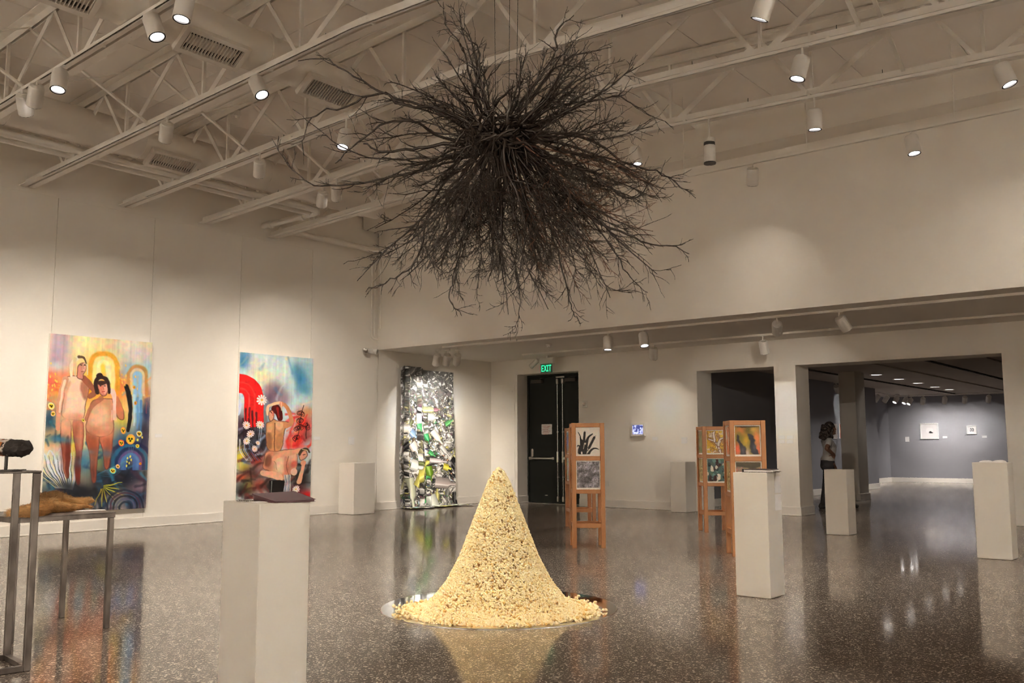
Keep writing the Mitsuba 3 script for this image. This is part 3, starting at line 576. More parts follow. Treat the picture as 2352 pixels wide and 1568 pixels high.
    c.figure([(618, 740), (640, 720), (720, 790), (716, 870), (698, 960), (694, 1080), (690, 1150), (658, 1150), (654, 1040), (640, 940), (616, 840)], (170, 96, 70)); c.figure([(712, 800), (790, 720), (812, 750), (806, 860), (790, 960), (780, 1060), (752, 1060), (746, 950), (722, 870)], (184, 104, 76))
    c.figure([(650, 566), (720, 538), (800, 546), (830, 560), (818, 640), (806, 690), (812, 760), (790, 806), (718, 832), (640, 806), (612, 750), (630, 690), (640, 640)], (216, 152, 116))
    c.figure([(800, 546), (850, 530), (888, 660), (880, 704), (842, 690), (822, 620)], (200, 122, 90))
    c.poly([(660, 600), (760, 590), (780, 700), (700, 740), (640, 720)], (240, 188, 152), .7, 26); c.poly([(615, 770), (700, 800), (690, 1000), (655, 980)], (140, 70, 48), .75, 18); c.poly([(735, 830), (800, 800), (790, 960), (762, 990)], (176, 92, 64), .8, 16); c.poly([(690, 750), (790, 740), (780, 780), (700, 790)], (240, 196, 170), .7, 14)
    for a in ((680, 790, 50, 50, (206, 138, 104), .85), (770, 800, 46, 46, (214, 146, 112), .85), (720, 690, 60, 70, (246, 200, 168), .6), (700, 770, 80, 30, (196, 126, 94), .6), (660, 900, 26, 90, (150, 76, 54), .7), (780, 900, 24, 70, (150, 76, 60), .7), (672, 1080, 20, 80, (84, 40, 40), .8), (764, 1010, 22, 60, (110, 56, 50), .7)): c.blob(*a)
    c.poly([(820, 520), (860, 540), (888, 670), (866, 704), (840, 640)], (206, 120, 86)); c.line([(720, 540), (650, 600), (620, 690)], 40, (170, 100, 78), 26, .8)
    c.line([(770, 480), (815, 500), (822, 550), (818, 620), (815, 690)], 40, (244, 206, 190), 16)
    for k in range(4): c.line([(800+k*9, 630), (795+k*12, 700)], 9, (236, 186, 166), 6)
    c.figure([(690, 430), (770, 420), (778, 480), (760, 515), (735, 525), (705, 500)], (212, 130, 112)); c.poly([(735, 430), (772, 425), (770, 490), (740, 515)], (240, 180, 160), .8, 10)
    c.line([(690, 500), (680, 440), (700, 395), (745, 388), (775, 420), (782, 500)], 30, (38, 20, 18), 18); c.disc(713, 382, 24, 20, (36, 18, 18)); c.poly([(690, 415), (770, 410), (768, 440), (700, 450)], (42, 22, 20), .95)
    for x in (718, 750): c.disc(x, 450, 7, 4, (34, 20, 22))
    c.line([(728, 492), (746, 490)], 7, (160, 60, 60)); c.line([(736, 455), (740, 476)], 5, (180, 100, 86))
    for a in ((430, 850, 90, 26, (40, 110, 140), .75), (600, 1000, 60, 40, (60, 120, 150), .6), (760, 940, 60, 30, (60, 100, 130), .6), (620, 930, 50, 20, (90, 140, 170), .55), (560, 1230, 160, 60, (10, 14, 24), .9), (480, 1180, 60, 40, (14, 20, 30), .8)): c.blob(*a)
    for x, y, r, p in ((362, 595, 24, (240, 232, 170)), (372, 652, 19, (236, 190, 150)), (935, 832, 34, (240, 170, 80)), (880, 775, 20, (232, 150, 80)), (865, 860, 22, (226, 90, 66)), (995, 790, 20, (210, 220, 190)), (985, 880, 13, (222, 220, 90)), (805, 1068, 20, (120, 206, 190)), (840, 1035, 14, (240, 190, 160)), (960, 465, 11, (236, 130, 90)), (970, 578, 11, (230, 110, 80)), (595, 700, 12, (236, 206, 90)), (1005, 1010, 11, (220, 90, 70))):
        c.disc(x, y, r, r*1.08, p); c.disc(x, y, r*.72, r*.75, (238, 196, 50)); 
        for dx, dy in ((-.3, -.12), (.3, -.12), (0, .3)): c.disc(x+r*dx, y+r*dy, r*.22, r*.25, (16, 10, 10))
    for x, y in ((910, 970), (930, 960), (905, 1000), (940, 985), (925, 1010), (905, 1030), (985, 835), (1015, 815)): c.disc(x, y, 6, 10, (230, 222, 110), 1, .4)
    c.daub(.10, 26); c.streak(.025, 90, 8)
    return c
def painting_b():
    c = Canvas([(243, 168), (848, 222), (822, 1372), (203, 1372)], 220, 420, 5, 20)
    c.fill((206, 224, 226))
    for a in [(290, 220, 60, 70, (60, 130, 176), .95), (270, 250, 30, 40, (40, 110, 160), .7), (360, 230, 40, 90, (236, 226, 222), .9), (430, 350, 90, 90, (246, 228, 170), .9), (500, 260, 110, 80, (202, 224, 228), .9), (740, 380, 80, 110, (44, 122, 166), .95), (690, 330, 40, 60, (60, 140, 180), .8), (800, 300, 40, 80, (150, 190, 210), .8), (770, 480, 60, 50, (60, 140, 180), .8), (660, 430, 40, 80, (214, 232, 234), .9), (620, 330, 50, 70, (230, 236, 230), .8), (730, 560, 80, 60, (206, 228, 236), .9),
              (540, 490, 70, 70, (116, 84, 104), .95), (490, 540, 60, 90, (92, 66, 86), .9), (600, 560, 60, 60, (134, 104, 120), .8), (470, 460, 40, 40, (150, 110, 120), .6), (410, 720, 60, 120, (60, 70, 90), .9), (650, 700, 50, 110, (206, 226, 240), 1.), (640, 830, 40, 60, (214, 226, 234), .9),
              (770, 760, 90, 100, (206, 52, 44), 1.), (720, 880, 90, 70, (226, 44, 36), 1.), (690, 930, 70, 30, (236, 40, 40), .9), (800, 650, 50, 40, (220, 156, 100), .9), (740, 680, 40, 40, (226, 110, 70), .8), (800, 850, 40, 50, (120, 60, 60), .7), (640, 910, 30, 40, (230, 60, 60), .7),
              (300, 820, 120, 160, (26, 22, 30), 1.), (240, 760, 40, 90, (60, 30, 44), .8), (420, 900, 70, 80, (22, 20, 30), 1.), (350, 960, 100, 70, (40, 34, 44), .9), (240, 1000, 50, 70, (222, 196, 60), 1.), (270, 1090, 50, 40, (206, 190, 70), .95), (230, 930, 30, 40, (196, 180, 60), .7), (380, 1040, 60, 70, (140, 40, 30), .9), (330, 1140, 90, 60, (56, 26, 26), .9), (250, 1170, 50, 30, (226, 80, 40), .9),
              (280, 1270, 110, 80, (24, 22, 20), 1.), (310, 1230, 40, 50, (112, 116, 56), .9), (240, 1345, 30, 30, (200, 206, 220), .9), (400, 1230, 70, 60, (150, 60, 50), .9), (430, 1215, 30, 20, (222, 110, 80), .8), (500, 1250, 80, 70, (12, 10, 12), 1.), (420, 1320, 80, 30, (206, 160, 156), .9), (740, 1200, 100, 130, (16, 10, 12), 1.), (700, 1300, 60, 60, (90, 16, 24), .9), (790, 1340, 50, 40, (206, 20, 24), 1.), (620, 1330, 80, 40, (60, 20, 30), .8), (800, 1000, 40, 80, (206, 206, 210), .8), (800, 930, 40, 30, (150, 160, 170), .7)]: c.blob(*a)
    g = np.random.default_rng(33)
    c.strokes(40, 200, 480, 720, 1060, [(14, 12, 18), (30, 26, 40), (90, 30, 40), (60, 70, 100), (10, 10, 14), (160, 176, 206)], 60, 24, g)
    c.strokes(46, 205, 820, 1080, 1370, [(12, 8, 10), (60, 16, 22), (24, 20, 20), (110, 40, 36), (90, 96, 50), (16, 12, 14)], 60, 30, g)
    c.strokes(20, 640, 830, 660, 940, [(226, 44, 36), (200, 30, 34), (240, 90, 60), (150, 40, 44), (236, 150, 90)], 50, 26, g, .8)
    c.strokes(22, 250, 830, 190, 640, [(206, 226, 234), (60, 130, 176), (232, 236, 226), (120, 90, 110), (246, 230, 180), (90, 160, 196)], 60, 30, g, .5)
    c.streak(.08, 40, 3)
    c.ring(236, 535, 118, 150, (232, 34, 34), 1., 8, leg=230)
    c.ring(236, 535, 80, 14, (246, 90, 80), .7, 8, leg=120); c.ring(236, 535, 128, 10, (250, 80, 70), .6, 8, leg=160)
    for x, y0, y1, w in ((292, 620, 830, 16), (322, 610, 800, 12), (345, 640, 860, 18), (268, 700, 860, 16), (375, 650, 800, 14), (310, 700, 900, 10)): c.line([(x, y0), (x-4, y1)], w, (40, 12, 20), w*.4, .8, 8)
    c.poly([(225, 545), (252, 540), (258, 590), (250, 660), (222, 680)], (206, 220, 240))
    for i in range(6): c.line([(235+i*16, 860), (240+i*22, 960), (290+i*24, 1030)], 9, [(226, 232, 240), (20, 24, 40), (150, 170, 200), (16, 16, 24), (90, 110, 150), (20, 20, 30)][i], 3, .85)
    for x in (400, 412): c.line([(x, 760), (x-4, 880)], 7, (190, 210, 230), 2, .8)
    sk, md, dk = (232, 184, 140), (190, 128, 88), (74, 40, 32)
    # figure seen from behind with raised arms
    c.line([(530, 620), (560, 650), (570, 700)], 70, (70, 14, 14), 44); c.line([(545, 620), (560, 690)], 20, (150, 30, 24), 12, .8)
    c.figure([(443, 730), (500, 715), (515, 700), (545, 720), (600, 728), (668, 735), (650, 760), (600, 785), (604, 840), (590, 960), (520, 985), (460, 950), (450, 830)], (206, 146, 100))
    c.poly([(520, 720), (600, 735), (590, 780), (560, 800), (530, 780)], sk, .9, 14); c.poly([(455, 740), (505, 730), (500, 800), (465, 830)], (226, 170, 124), .8, 14); c.poly([(450, 800), (500, 820), (510, 950), (460, 950)], (130, 84, 56), .7, 18); c.poly([(530, 850), (600, 800), (590, 950), (530, 950)], (170, 112, 72), .7, 18); c.line([(522, 740), (520, 850), (524, 960)], 7, (92, 52, 38), 10, .8)
    c.line([(462, 660), (462, 605), (500, 585), (565, 575)], 26, (240, 200, 160), 20); c.line([(600, 590), (640, 640), (668, 700), (660, 745), (610, 765)], 26, (206, 140, 96), 40)
    c.disc(578, 590, 17, 24, (214, 140, 104)); c.line([(575, 575), (578, 640)], 12, (236, 180, 150), 5)
    c.figure([(470, 640), (515, 630), (522, 690), (500, 720), (475, 710)], (226, 160, 130)); c.line([(485, 640), (500, 655)], 7, (60, 20, 20)); c.line([(440, 650), (445, 720)], 24, (120, 120, 120), 30, .8); c.disc(511, 665, 8, 14, (206, 120, 100))
    # seated figure resting the chin on a hand
    c.figure([(450, 960), (520, 970), (590, 960), (640, 960), (715, 960), (712, 1060), (700, 1120), (650, 1170), (600, 1200), (560, 1190), (480, 1120), (420, 1100), (430, 1030)], (224, 166, 132))
    c.poly([(440, 1000), (500, 980), (490, 1090), (430, 1080)], (70, 36, 30), .8, 18); c.poly([(510, 1010), (590, 1000), (600, 1160), (560, 1180)], (240, 196, 160), .8, 20); c.poly([(600, 1000), (640, 1010), (640, 1160), (605, 1160)], (206, 126, 100), .8, 12)
    for a in ((560, 1080, 60, 70, (246, 206, 172), .7), (470, 1090, 50, 60, (150, 84, 62), .6), (500, 980, 60, 30, (190, 120, 90), .7), (680, 1010, 40, 40, (240, 186, 156), .7), (640, 1110, 30, 60, (170, 90, 72), .6), (600, 1170, 60, 26, (196, 120, 96), .6)): c.blob(*a)
    c.line([(640, 1010), (620, 1080), (640, 1165)], 6, (110, 50, 40), 4, .7); c.line([(500, 1030), (530, 1060), (540, 1120)], 5, (120, 60, 48), 3, .6)
    c.line([(730, 975), (640, 985), (540, 1000), (510, 1030)], 44, (226, 160, 126), 26); c.line([(425, 1135), (480, 1150), (560, 1180)], 44, (236, 176, 146), 60); c.poly([(655, 1060), (705, 1040), (712, 1090), (660, 1110)], (206, 60, 56), .6, 18); c.disc(680, 1140, 26, 30, (240, 190, 166))
    c.line([(725, 1225), (750, 1130), (772, 1070)], 40, (232, 172, 140), 26); c.disc(765, 1070, 24, 26, (226, 160, 130))
    c.figure([(725, 990), (780, 965), (806, 1000), (790, 1030), (750, 1048), (730, 1030)], (216, 156, 130)); c.line([(735, 1000), (755, 965), (795, 955), (815, 985)], 24, (70, 56, 44), 12); c.line([(760, 962), (800, 975)], 8, (206, 180, 130), 5); c.line([(765, 1005), (785, 1000)], 5, (50, 26, 26))
    c.poly([(478, 1205), (600, 1200), (600, 1305), (486, 1310)], (10, 8, 10), sharp=True); c.line([(497, 1210), (496, 1300)], 4, (180, 180, 180))
    for i, x in enumerate(range(606, 660, 9)): c.line([(x, 1165), (x+(i % 2)*3, 1310)], 8, [(196, 206, 216), (120, 136, 160), (226, 226, 230)][i % 3], 5, .85)
    for x, y, a in ((740, 680, .3), (715, 800, -.2), (785, 785, .9), (705, 880, -.4), (735, 740, 0), (735, 790, .5)):
        for k in range(3):
            b = a+(k-1)*.8; c.ring(x+18*math.sin(b), y-20*math.cos(b), 17, 5, (40, 10, 14), .9, 4)
    c.line([(765, 600), (735, 720), (730, 800), (690, 900)], 5, (40, 10, 14)); c.line([(800, 740), (790, 870)], 5, (40, 10, 14))
    for x, y, r in ((418, 550, 36), (290, 750, 27), (400, 748, 27), (325, 822, 27), (293, 876, 27), (360, 942, 21), (388, 895, 14), (703, 1285, 26)):
        for k in range(11): a = 2*PI*k/11; c.line([(x, y), (x+r*math.cos(a), y+r*math.sin(a))], r*.22, (246, 226, 220), r*.42, 1, 3)
        c.disc(x, y, r*.3, r*.3, (236, 176, 90))
    c.daub(.10, 24); c.streak(.025, 80, 7)
    return c
def hang_painting(label, cv, y0, y1, z0, z1, depth=.045):
    t = thing('painting', label, 'painting')
    obj('stretcher', bev((XL+.012, y0, z0), (XL+.012+depth, y1, z1), .003), 'm_plinth', t)
    (m, col) = cv.sheet((XL+.0125+depth, y0, z1), (0, y1-y0, 0), (0, 0, z0-z1))
    obj('canvas', m, 'm_paint', t, color=col, smooth=False)
hang_painting('tall canvas of two standing figures before a yellow arch, left one on the left wall', painting_a(), 5.975, 7.505, .285, 2.756)
hang_painting('tall canvas with red arch, daisies and a figure seen from behind on the left wall', painting_b(), 9.06, 10.575, .275, 2.735)

# -- the long printed fabric: a photograph of waste glass, hung in folds and trailing on the floor
def fabric():
    nx, ny = 170, 420
    c = Canvas([(0, 0), (100, 0), (100, 226), (0, 226)], nx, ny, 11)
    X, Y = c.X, c.Y
    c.fill((96, 94, 92)); c.daub(.6, 30)
    g = np.random.default_rng(21)
    pal = [(226, 222, 214), (196, 192, 188), (150, 148, 146), (110, 110, 108), (240, 236, 228), (60, 60, 60), (30, 30, 32), (130, 128, 100), (172, 166, 104), (90, 100, 60), (206, 200, 150), (70, 150, 90), (180, 200, 215), (200, 150, 120), (84, 74, 60)]
    wts = np.array([12, 11, 9, 7, 9, 7, 7, 4, 4, 2.5, 4, 1.6, 3, 1.6, 5]); wts /= wts.sum()
    def piece(x, y, L, w, a, col, sheen=True):
        dx, dy = math.cos(a), math.sin(a); r = L+w
        jx = np.where(np.abs(X[0]-x) < r)[0]; iy = np.where(np.abs(Y[:, 0]-y) < r)[0]
        if not len(jx) or not len(iy): return
        sl = (slice(iy[0], iy[-1]+1), slice(jx[0], jx[-1]+1)); xx, yy = X[sl]-x, Y[sl]-y
        s, t = xx*dx+yy*dy, -xx*dy+yy*dx
        ww = w*np.where(s > L*.15, np.clip(1-(s-L*.15)/(L*.4), .36, 1), 1.)       # shoulder and neck of a bottle
        d = np.maximum(np.abs(s)-L, np.abs(t)-ww)
        m = np.clip(-d/.35+.5, 0, 1)[..., None]; edge = np.clip(1.18-np.abs(t)/ww*.40, .5, 1.2)[..., None]
        cc = np.array(col)/255.*edge
        if sheen: cc = np.clip(cc+.30*np.exp(-((t/ww-.35)/.16)**2)[..., None], 0, 1)
        c.col[sl] = c.col[sl]*(1-m)+np.clip(cc, 0, 1)*m
        b = np.clip(1-np.abs(d)/.45, 0, 1)[..., None]*.7; c.col[sl] = c.col[sl]*(1-b*.55)+.12*b*.55
    for i in range(2600):
        y = g.uniform(-5, 230); near = .45+.55*np.clip(1-abs(y-135)/90, 0, 1)
        L = g.gamma(2., 2.1)*near; piece(g.uniform(-3, 103), y, L, L*g.uniform(.25, .6), g.uniform(0, 2*PI), pal[g.choice(len(pal), p=wts)])
    for x, y, L, w, a, col in ((58, 57, 16, 4.6, -.05, (176, 180, 96)), (68, 57, 5, 3.0, -.05, (150, 70, 90)), (82, 165, 20, 8, .12, (170, 160, 158)), (20, 178, 22, 7, 1.45, (200, 204, 180)), (40, 150, 22, 6, -1.0, (190, 184, 96)), (26, 96, 7, 6, .7, (120, 150, 190)), (36, 78, 12, 4, 1.4, (206, 206, 206)), (38, 86, 6, 3, 1.4, (60, 150, 90)), (52, 100, 8, 3.4, 1.3, (50, 140, 84)), (54, 150, 11, 5, 1.4, (96, 130, 40)), (28, 115, 9, 7, .9, (230, 214, 200)), (68, 98, 13, 5, .9, (232, 224, 206)), (84, 142, 8, 5, .3, (222, 210, 80)), (68, 132, 16, 3.6, .1, (205, 196, 200)), (62, 200, 20, 8, 1.2, (200, 204, 196)), (80, 118, 11, 4, .8, (200, 198, 196)), (90, 75, 8, 4, -.5, (70, 160, 80)), (30, 140, 10, 8, .3, (226, 226, 222)), (85, 205, 14, 7, -.6, (150, 160, 150)), (58, 226, 10, 4, .4, (214, 206, 90))):
        piece(x, y, L, w, a, col)
    top = np.clip(1-c.v/.42, 0, 1)[..., None]      # the upper part of the print is in black and white
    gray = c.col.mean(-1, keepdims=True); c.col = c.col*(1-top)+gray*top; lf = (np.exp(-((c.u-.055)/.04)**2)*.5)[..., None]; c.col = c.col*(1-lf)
    c.col = np.clip(c.col*1.05, 0, 1)
    # cloth: folds deepen to the left, pool on the floor at the foot
    y0, y1, H = 12.69, 14.21, 2.74
    sweep = .035*np.sin(c.v*3)
    h = .07+.022*np.sin(c.u*8+1)+.006*np.sin(c.u*19+c.v*2)+.002*np.sin(c.u*41+c.v*5)
    for u0, d in ((.10, .075), (.335, .065), (.46, .05)): h = h-d*np.exp(-((c.u-u0-.05*c.v*(u0 > .3))/.018)**2)+d*.7*np.exp(-((c.u-u0-.03-.05*c.v*(u0 > .3))/.02)**2)
    h = np.maximum(h, .012)
    drop = np.minimum(c.v*(H+.40), H+.0); over = np.maximum(c.v*(H+.40)-H, 0)
    x = XL+h+over*(.7+.3*np.sin(c.u*17)**2)+.10*np.clip(c.v-.8, 0, 1)*2; z = H+.015-drop+.016*np.abs(np.sin(over*26+c.u*11))*(over > 0)
    z = np.where(over > 0, np.maximum(z, .012), z)
    y = y0+c.u*(y1-y0)*(1+.12*c.v**2+.14*np.clip(c.v-.86, 0, 1)/.14)+.03*np.sin(c.v*9+c.u*4)*c.v
    top_dip = .05*np.clip(c.u-.38, 0, .1)/.1+.03*np.clip(.06-c.u, 0, .06)/.06
    z = z-top_dip*(1-c.v)
    P = np.stack([x, y, np.maximum(z, .01)], -1)
    i, j = np.meshgrid(np.arange(ny-1), np.arange(nx-1), indexing='ij'); k = i*nx+j
    q = np.stack([k, k+nx, k+nx+1, k+1], -1).reshape(-1, 4)
    return (P.reshape(-1, 3), np.vstack([q[:, [0, 1, 2]], q[:, [0, 2, 3]]])), s2l(np.clip(c.col, 0, 1)).reshape(-1, 3)
m, col = fabric()
t = thing('printed_fabric', 'long fabric printed with heaps of glass bottles, hung in folds and trailing on the floor', 'fabric hanging')
obj('cloth', m, 'm_print', t, smooth=True, color=col)
obj('batten', bx((XL, 12.69, 2.72), (XL+.012, 14.2, 2.76)), 'm_wall', t)

# ---------------------------------------------------------------- mirror and heap on the floor
MC, MR = np.array([-4.495, 5.40, 0.]), .862
k = obj('floor_mirror', fr(lathe([(0, 0.0), (MR, 0.0), (MR, .004), (MR-.003, .006), (0, .006)], 96), MC, (1, 0, 0), (0, 1, 0), (0, 0, 1)), 'm_mirror', smooth=20)
tag(k, 'round mirror disc lying on the floor under the pale heap', 'mirror')
def heap():
    MC = globals()['MC']+unit(np.array([4.495, -5.40, 0]))*.20
    g = np.random.default_rng(4)
    pr_ = np.array([(0, 1.015), (.035, .985), (.075, .915), (.145, .735), (.215, .555), (.280, .385), (.370, .215), (.435, .135), (.47, .088), (.51, .062), (.565, .036), (.625, .012)])
    rr, zz = pr_[:, 0], pr_[:, 1]
    lean = lambda z: np.stack([0*z-.012*z, .0*z], -1)
    base = lathe(np.vstack([pr_[::-1]*[1, 1]-[0, .012], ])[:, :].clip(0), 48) if False else None
    n = 48; th = np.linspace(0, 2*PI, n, endpoint=False)
    V = [(0, 0, zz[0]-.02)]; Fc = []
    for r_, z_ in zip(rr[1:], zz[1:]): V += [(max(r_-.012, .004)*math.cos(a), max(r_-.012, .004)*math.sin(a), max(z_-.012, .0065)) for a in th]
    m = len(rr)-1
    for j in range(n): Fc.append((0, 1+j, 1+(j+1) % n))
    for i in range(m-1):
        for j in range(n): a, b = 1+i*n+j, 1+i*n+(j+1) % n; Fc += [(a, a+n, b), (b, a+n, b+n)]
    V.append((0, 0, .0065)); last = len(V)-1; o = 1+(m-1)*n
    for j in range(n): Fc.append((o+j, last, o+(j+1) % n))
    core = (np.array(V)+MC, np.array(Fc))
    # one kernel: a lumpy cluster
    ico = trimesh.creation.icosphere(subdivisions=0); iv, iff = np.array(ico.vertices), np.array(ico.faces)
    # even scatter over the slope by its area
    seg = np.hypot(np.diff(rr), np.diff(zz)); area = seg*(rr[1:]+rr[:-1])/2; cum = np.cumsum(area)/area.sum()
    N = 27000
    u = g.random(N); si = np.searchsorted(cum, u); t = g.random(N); r_ = rr[si]+(rr[si+1]-rr[si])*t; z_ = zz[si]+(zz[si+1]-zz[si])*t
    a = g.random(N)*2*PI
    lump = 1+.035*np.sin(a*3+1)+.02*np.sin(a*7+z_*9)
    r_ = r_*np.where(z_ < .15, lump+.03*(g.random(N)-.5), 1+.02*(g.random(N)-.5))
    pos = np.stack([r_*np.cos(a), r_*np.sin(a), z_+g.normal(0, .003, N)], -1)
    S = 520                                               # strays at the rim, thicker to the camera's left and right
    a2 = np.concatenate([g.normal(math.radians(218), .30, S//2-60), g.normal(math.radians(38), .42, S//2+10), g.random(50)*2*PI]); r2 = .61+np.abs(g.normal(0, .055, S))
    r2 = np.minimum(r2, .76); far_ = np.cos(a2-math.radians(-50)) ; r2 = np.where(far_ > .75, np.minimum(r2, .655), r2)
    pos = np.vstack([pos, np.stack([r2*np.cos(a2), r2*np.sin(a2), np.full(S, .0185)+(g.random(S) < .25)*.018], -1)])
    n_ = len(pos)
    sc = g.uniform(.0066, .0102, n_); sc[N:] *= 1.5; st = g.uniform(.75, 1.25, (n_, 3))
    q = g.normal(size=(n_, 4)); q /= np.linalg.norm(q, axis=1, keepdims=True); w, x, y, z = q.T
    Rm = np.stack([1-2*(y*y+z*z), 2*(x*y-w*z), 2*(x*z+w*y), 2*(x*y+w*z), 1-2*(x*x+z*z), 2*(y*z-w*x), 2*(x*z-w*y), 2*(y*z+w*x), 1-2*(x*x+y*y)], -1).reshape(-1, 3, 3)
    vv = np.einsum('nij,nkj->nki', Rm, iv[None]*st[:, None]*g.uniform(.78, 1.18, (n_, 12, 1)))*sc[:, None, None]+pos[:, None]
    vv[..., 2] = np.maximum(vv[..., 2], .0063)
    ff = iff[None]+(np.arange(n_)*12)[:, None, None]
    tone = g.random(n_); colr = C(247, 222, 164)*(1-tone[:, None]*.6)+C(255, 240, 204)*(tone[:, None]*.6); dk = g.random(n_) < .05; colr[dk] = C(222, 182, 108)
    cc = np.repeat(colr, 12, 0)
    v = np.vstack([core[0], vv.reshape(-1, 3)+MC]); f = np.vstack([core[1], ff.reshape(-1, 3)+len(core[0])])
    return (v, f), np.vstack([np.tile(C(222, 188, 126), (len(core[0]), 1)), cc])
m, col = heap()
k = obj('popcorn_heap', m, 'm_popcorn', smooth=False, color=col)
tag(k, 'pale yellow cone of small popped kernels heaped on a round mirror', 'popcorn heap'); labels[k]['kind'] = 'stuff'

# ---------------------------------------------------------------- hanging branches
def branches():
    g = np.random.default_rng(12)
    Z0 = 7.0
    cen = EYE+sight(1150, 318)*Z0
    ppm = F_/Z0
    X, Y, Zf = cr, cu, cd                           # the tangle's own right, up and back
    sil = np.array([(-180, 470), (-172, 430), (-163, 380), (-152, 400), (-140, 470), (-132, 510), (-122, 480), (-112, 440), (-104, 440), (-95, 430), (-88, 455), (-80, 445), (-70, 465), (-62, 480), (-50, 500), (-40, 500), (-30, 500), (-20, 470), (-10, 420), (0, 400), (8, 400), (18, 410), (28, 365), (38, 330), (48, 330), (56, 335), (64, 300), (74, 240), (84, 190), (95, 230), (104, 320), (113, 320), (122, 270), (133, 250), (145, 260), (154, 340), (162, 400), (170, 430), (180, 470)], float)
    R_ = lambda th: np.interp((np.degrees(th)+180) % 360-180, sil[:, 0], sil[:, 1])/ppm
    out, red, wood = [], [], []
    def grow(p, d, length, r0, r1, n, wig, droop, lift=0.):
        pts = [np.array(p)]; d = unit(d); step = length/n
        for i in range(n):
            d = unit(d+g.normal(0, wig, 3)+np.array([0, 0, -droop+lift*i/n])); pts.append(pts[-1]+d*step)
        return np.array(pts), np.linspace(r0, r1, n+1)
    def side(d, ang):
        a = unit(np.cross(d, g.normal(size=3))); return unit(math.cos(ang)*d+math.sin(ang)*a)
    def twigs(pts, rad, L, lo, n, n2, k=.34):
        res = []
        for _ in range(n):
            t = g.uniform(lo, .97); f = t*(len(pts)-1); i = int(f); p = pts[i]+(pts[min(i+1, len(pts)-1)]-pts[i])*(f-i)
            d = side(unit(pts[min(i+1, len(pts)-1)]-pts[max(i-1, 0)]), g.uniform(.35, .95))
            l = L*g.uniform(.55, 1.1)*k*(1.15-.6*t)
            r = min(rad[i]*.62, .0065); q, qr = grow(p, d, l, r, .0016, 7, .17, .0)
            res.append(tube(q, qr, 4))
            for _ in range(n2):
                s = g.uniform(.2, .95)*6; j = int(s); pp = q[j]+(q[j+1]-q[j])*(s-j)
                dd = side(unit(q[j+1]-q[j]), g.uniform(.4, 1.1)); e, er = grow(pp, dd, l*g.uniform(.18, .45), .0022, .0011, 4, .22, 0)
                res.append(tube(e, er, 3))
        return res
    def main(th, ph, frac, r0=None, wig=.10, droop=0., n=None, n2=None, red_=False):
        Lx = R_(th)*frac; d = math.cos(ph)*(math.cos(th)*X+math.sin(th)*Y)+math.sin(ph)*Zf
        off = (math.cos(th)*X*.20+math.sin(th)*Y*.07+g.normal(0, .05, 3)+Zf*g.normal(0, .12))
        start = cen+off*.8; L0 = max(Lx-np.linalg.norm(off)*.7*math.cos(ph), .25)
        d0 = unit(d+g.normal(0, .16, 3))
        r = r0 or g.uniform(.0075, .015)
        pts, rad = grow(start, d0, L0*.88, r, .0028, 15, wig, droop)
        want = start+d*L0*.93; corr = (want-pts[-1]); pts = pts+corr*(np.linspace(0, 1, len(pts))**1.4)[:, None]
        wood.append(pts); ts = [tube(pts, rad, 6)]+twigs(pts, rad, L0, .28, n or g.integers(8, 13), n2 or 3)
        (red if red_ else out).append(tubes(ts))
    # evenly round the tangle, denser below
    for i in range(84):
        th = g.choice([g.uniform(-PI, PI), g.uniform(math.radians(-165), math.radians(-12)), g.uniform(math.radians(25), math.radians(150))], p=[.42, .40, .18])
        main(th, g.normal(0, .50), g.uniform(.70, 1.02))
    for i in range(34):                                        # the thick brush hanging under the middle
        th = g.uniform(math.radians(-128), math.radians(-55)); main(th, g.normal(0, .55), g.uniform(.55, .95), r0=g.uniform(.005, .009), n=13, n2=5, red_=i % 7 == 0)
    for i in range(16): main(g.uniform(math.radians(-60), math.radians(-5)), g.normal(0, .5), g.uniform(.6, .95), r0=.007, n=16, n2=5, red_=i % 4 == 0)
    for i in range(24):                                        # short wood crowding the core
        main(g.uniform(-PI, PI), g.normal(0, .9), g.uniform(.3, .5), r0=g.uniform(.010, .018), n=7, n2=3)
    # long single limbs that reach out of the tangle
    def limb(px, r0, r1, nt, dz=None):
        if math.hypot(px[0][0]-1150, px[0][1]-310) > 45: px = [(1150+(px[0][0]-1150)*.18, 312+(px[0][1]-310)*.18, 0)]+list(px)
        P = [EYE+sight(x, y)*(Z0+z) for x, y, z in px]; P = np.array(P)
        s = np.linspace(0, len(P)-1, 22); i = np.minimum(s.astype(int), len(P)-2); q = P[i]+(P[i+1]-P[i])*(s-i)[:, None]
        for _ in range(2): q[1:-1] = .25*q[:-2]+.5*q[1:-1]+.25*q[2:]
        q[1:-1] += g.normal(0, .007, (20, 3)); rad = np.linspace(r0, r1, 22)
        out.append(tubes([tube(q, rad, 6)]+twigs(q, rad, .9, .35, nt, 2, .3)))
    limb([(1060, 270, 0), (990, 240, -.15), (930, 255, -.25), (885, 215, -.3), (830, 185, -.35), (775, 155, -.35), (757, 130, -.35), (685, 140, -.35)], .013, .003, 4)
    limb([(1010, 320, 0), (960, 270, -.2), (870, 285, -.3), (820, 330, -.3), (770, 375, -.25)], .012, .004, 5)
    limb([(990, 250, .1), (900, 215, .05), (848, 215, 0), (810, 245, 0), (745, 255, 0), (706, 275, 0), (693, 320, 0), (697, 352, 0)], .011, .003, 5)
    limb([(1020, 380, 0), (900, 410, -.1), (800, 425, -.1), (735, 432, -.1), (680, 405, -.1), (650, 365, -.1), (624, 318, -.1)], .010, .002, 10)
    limb([(1020, 360, .1), (880, 370, .1), (790, 345, .1), (720, 285, .1), (672, 250, .1)], .009, .002, 7)
    limb([(1060, 330, 0), (950, 340, .1), (880, 350, .1), (835, 330, .1)], .017, .006, 6)
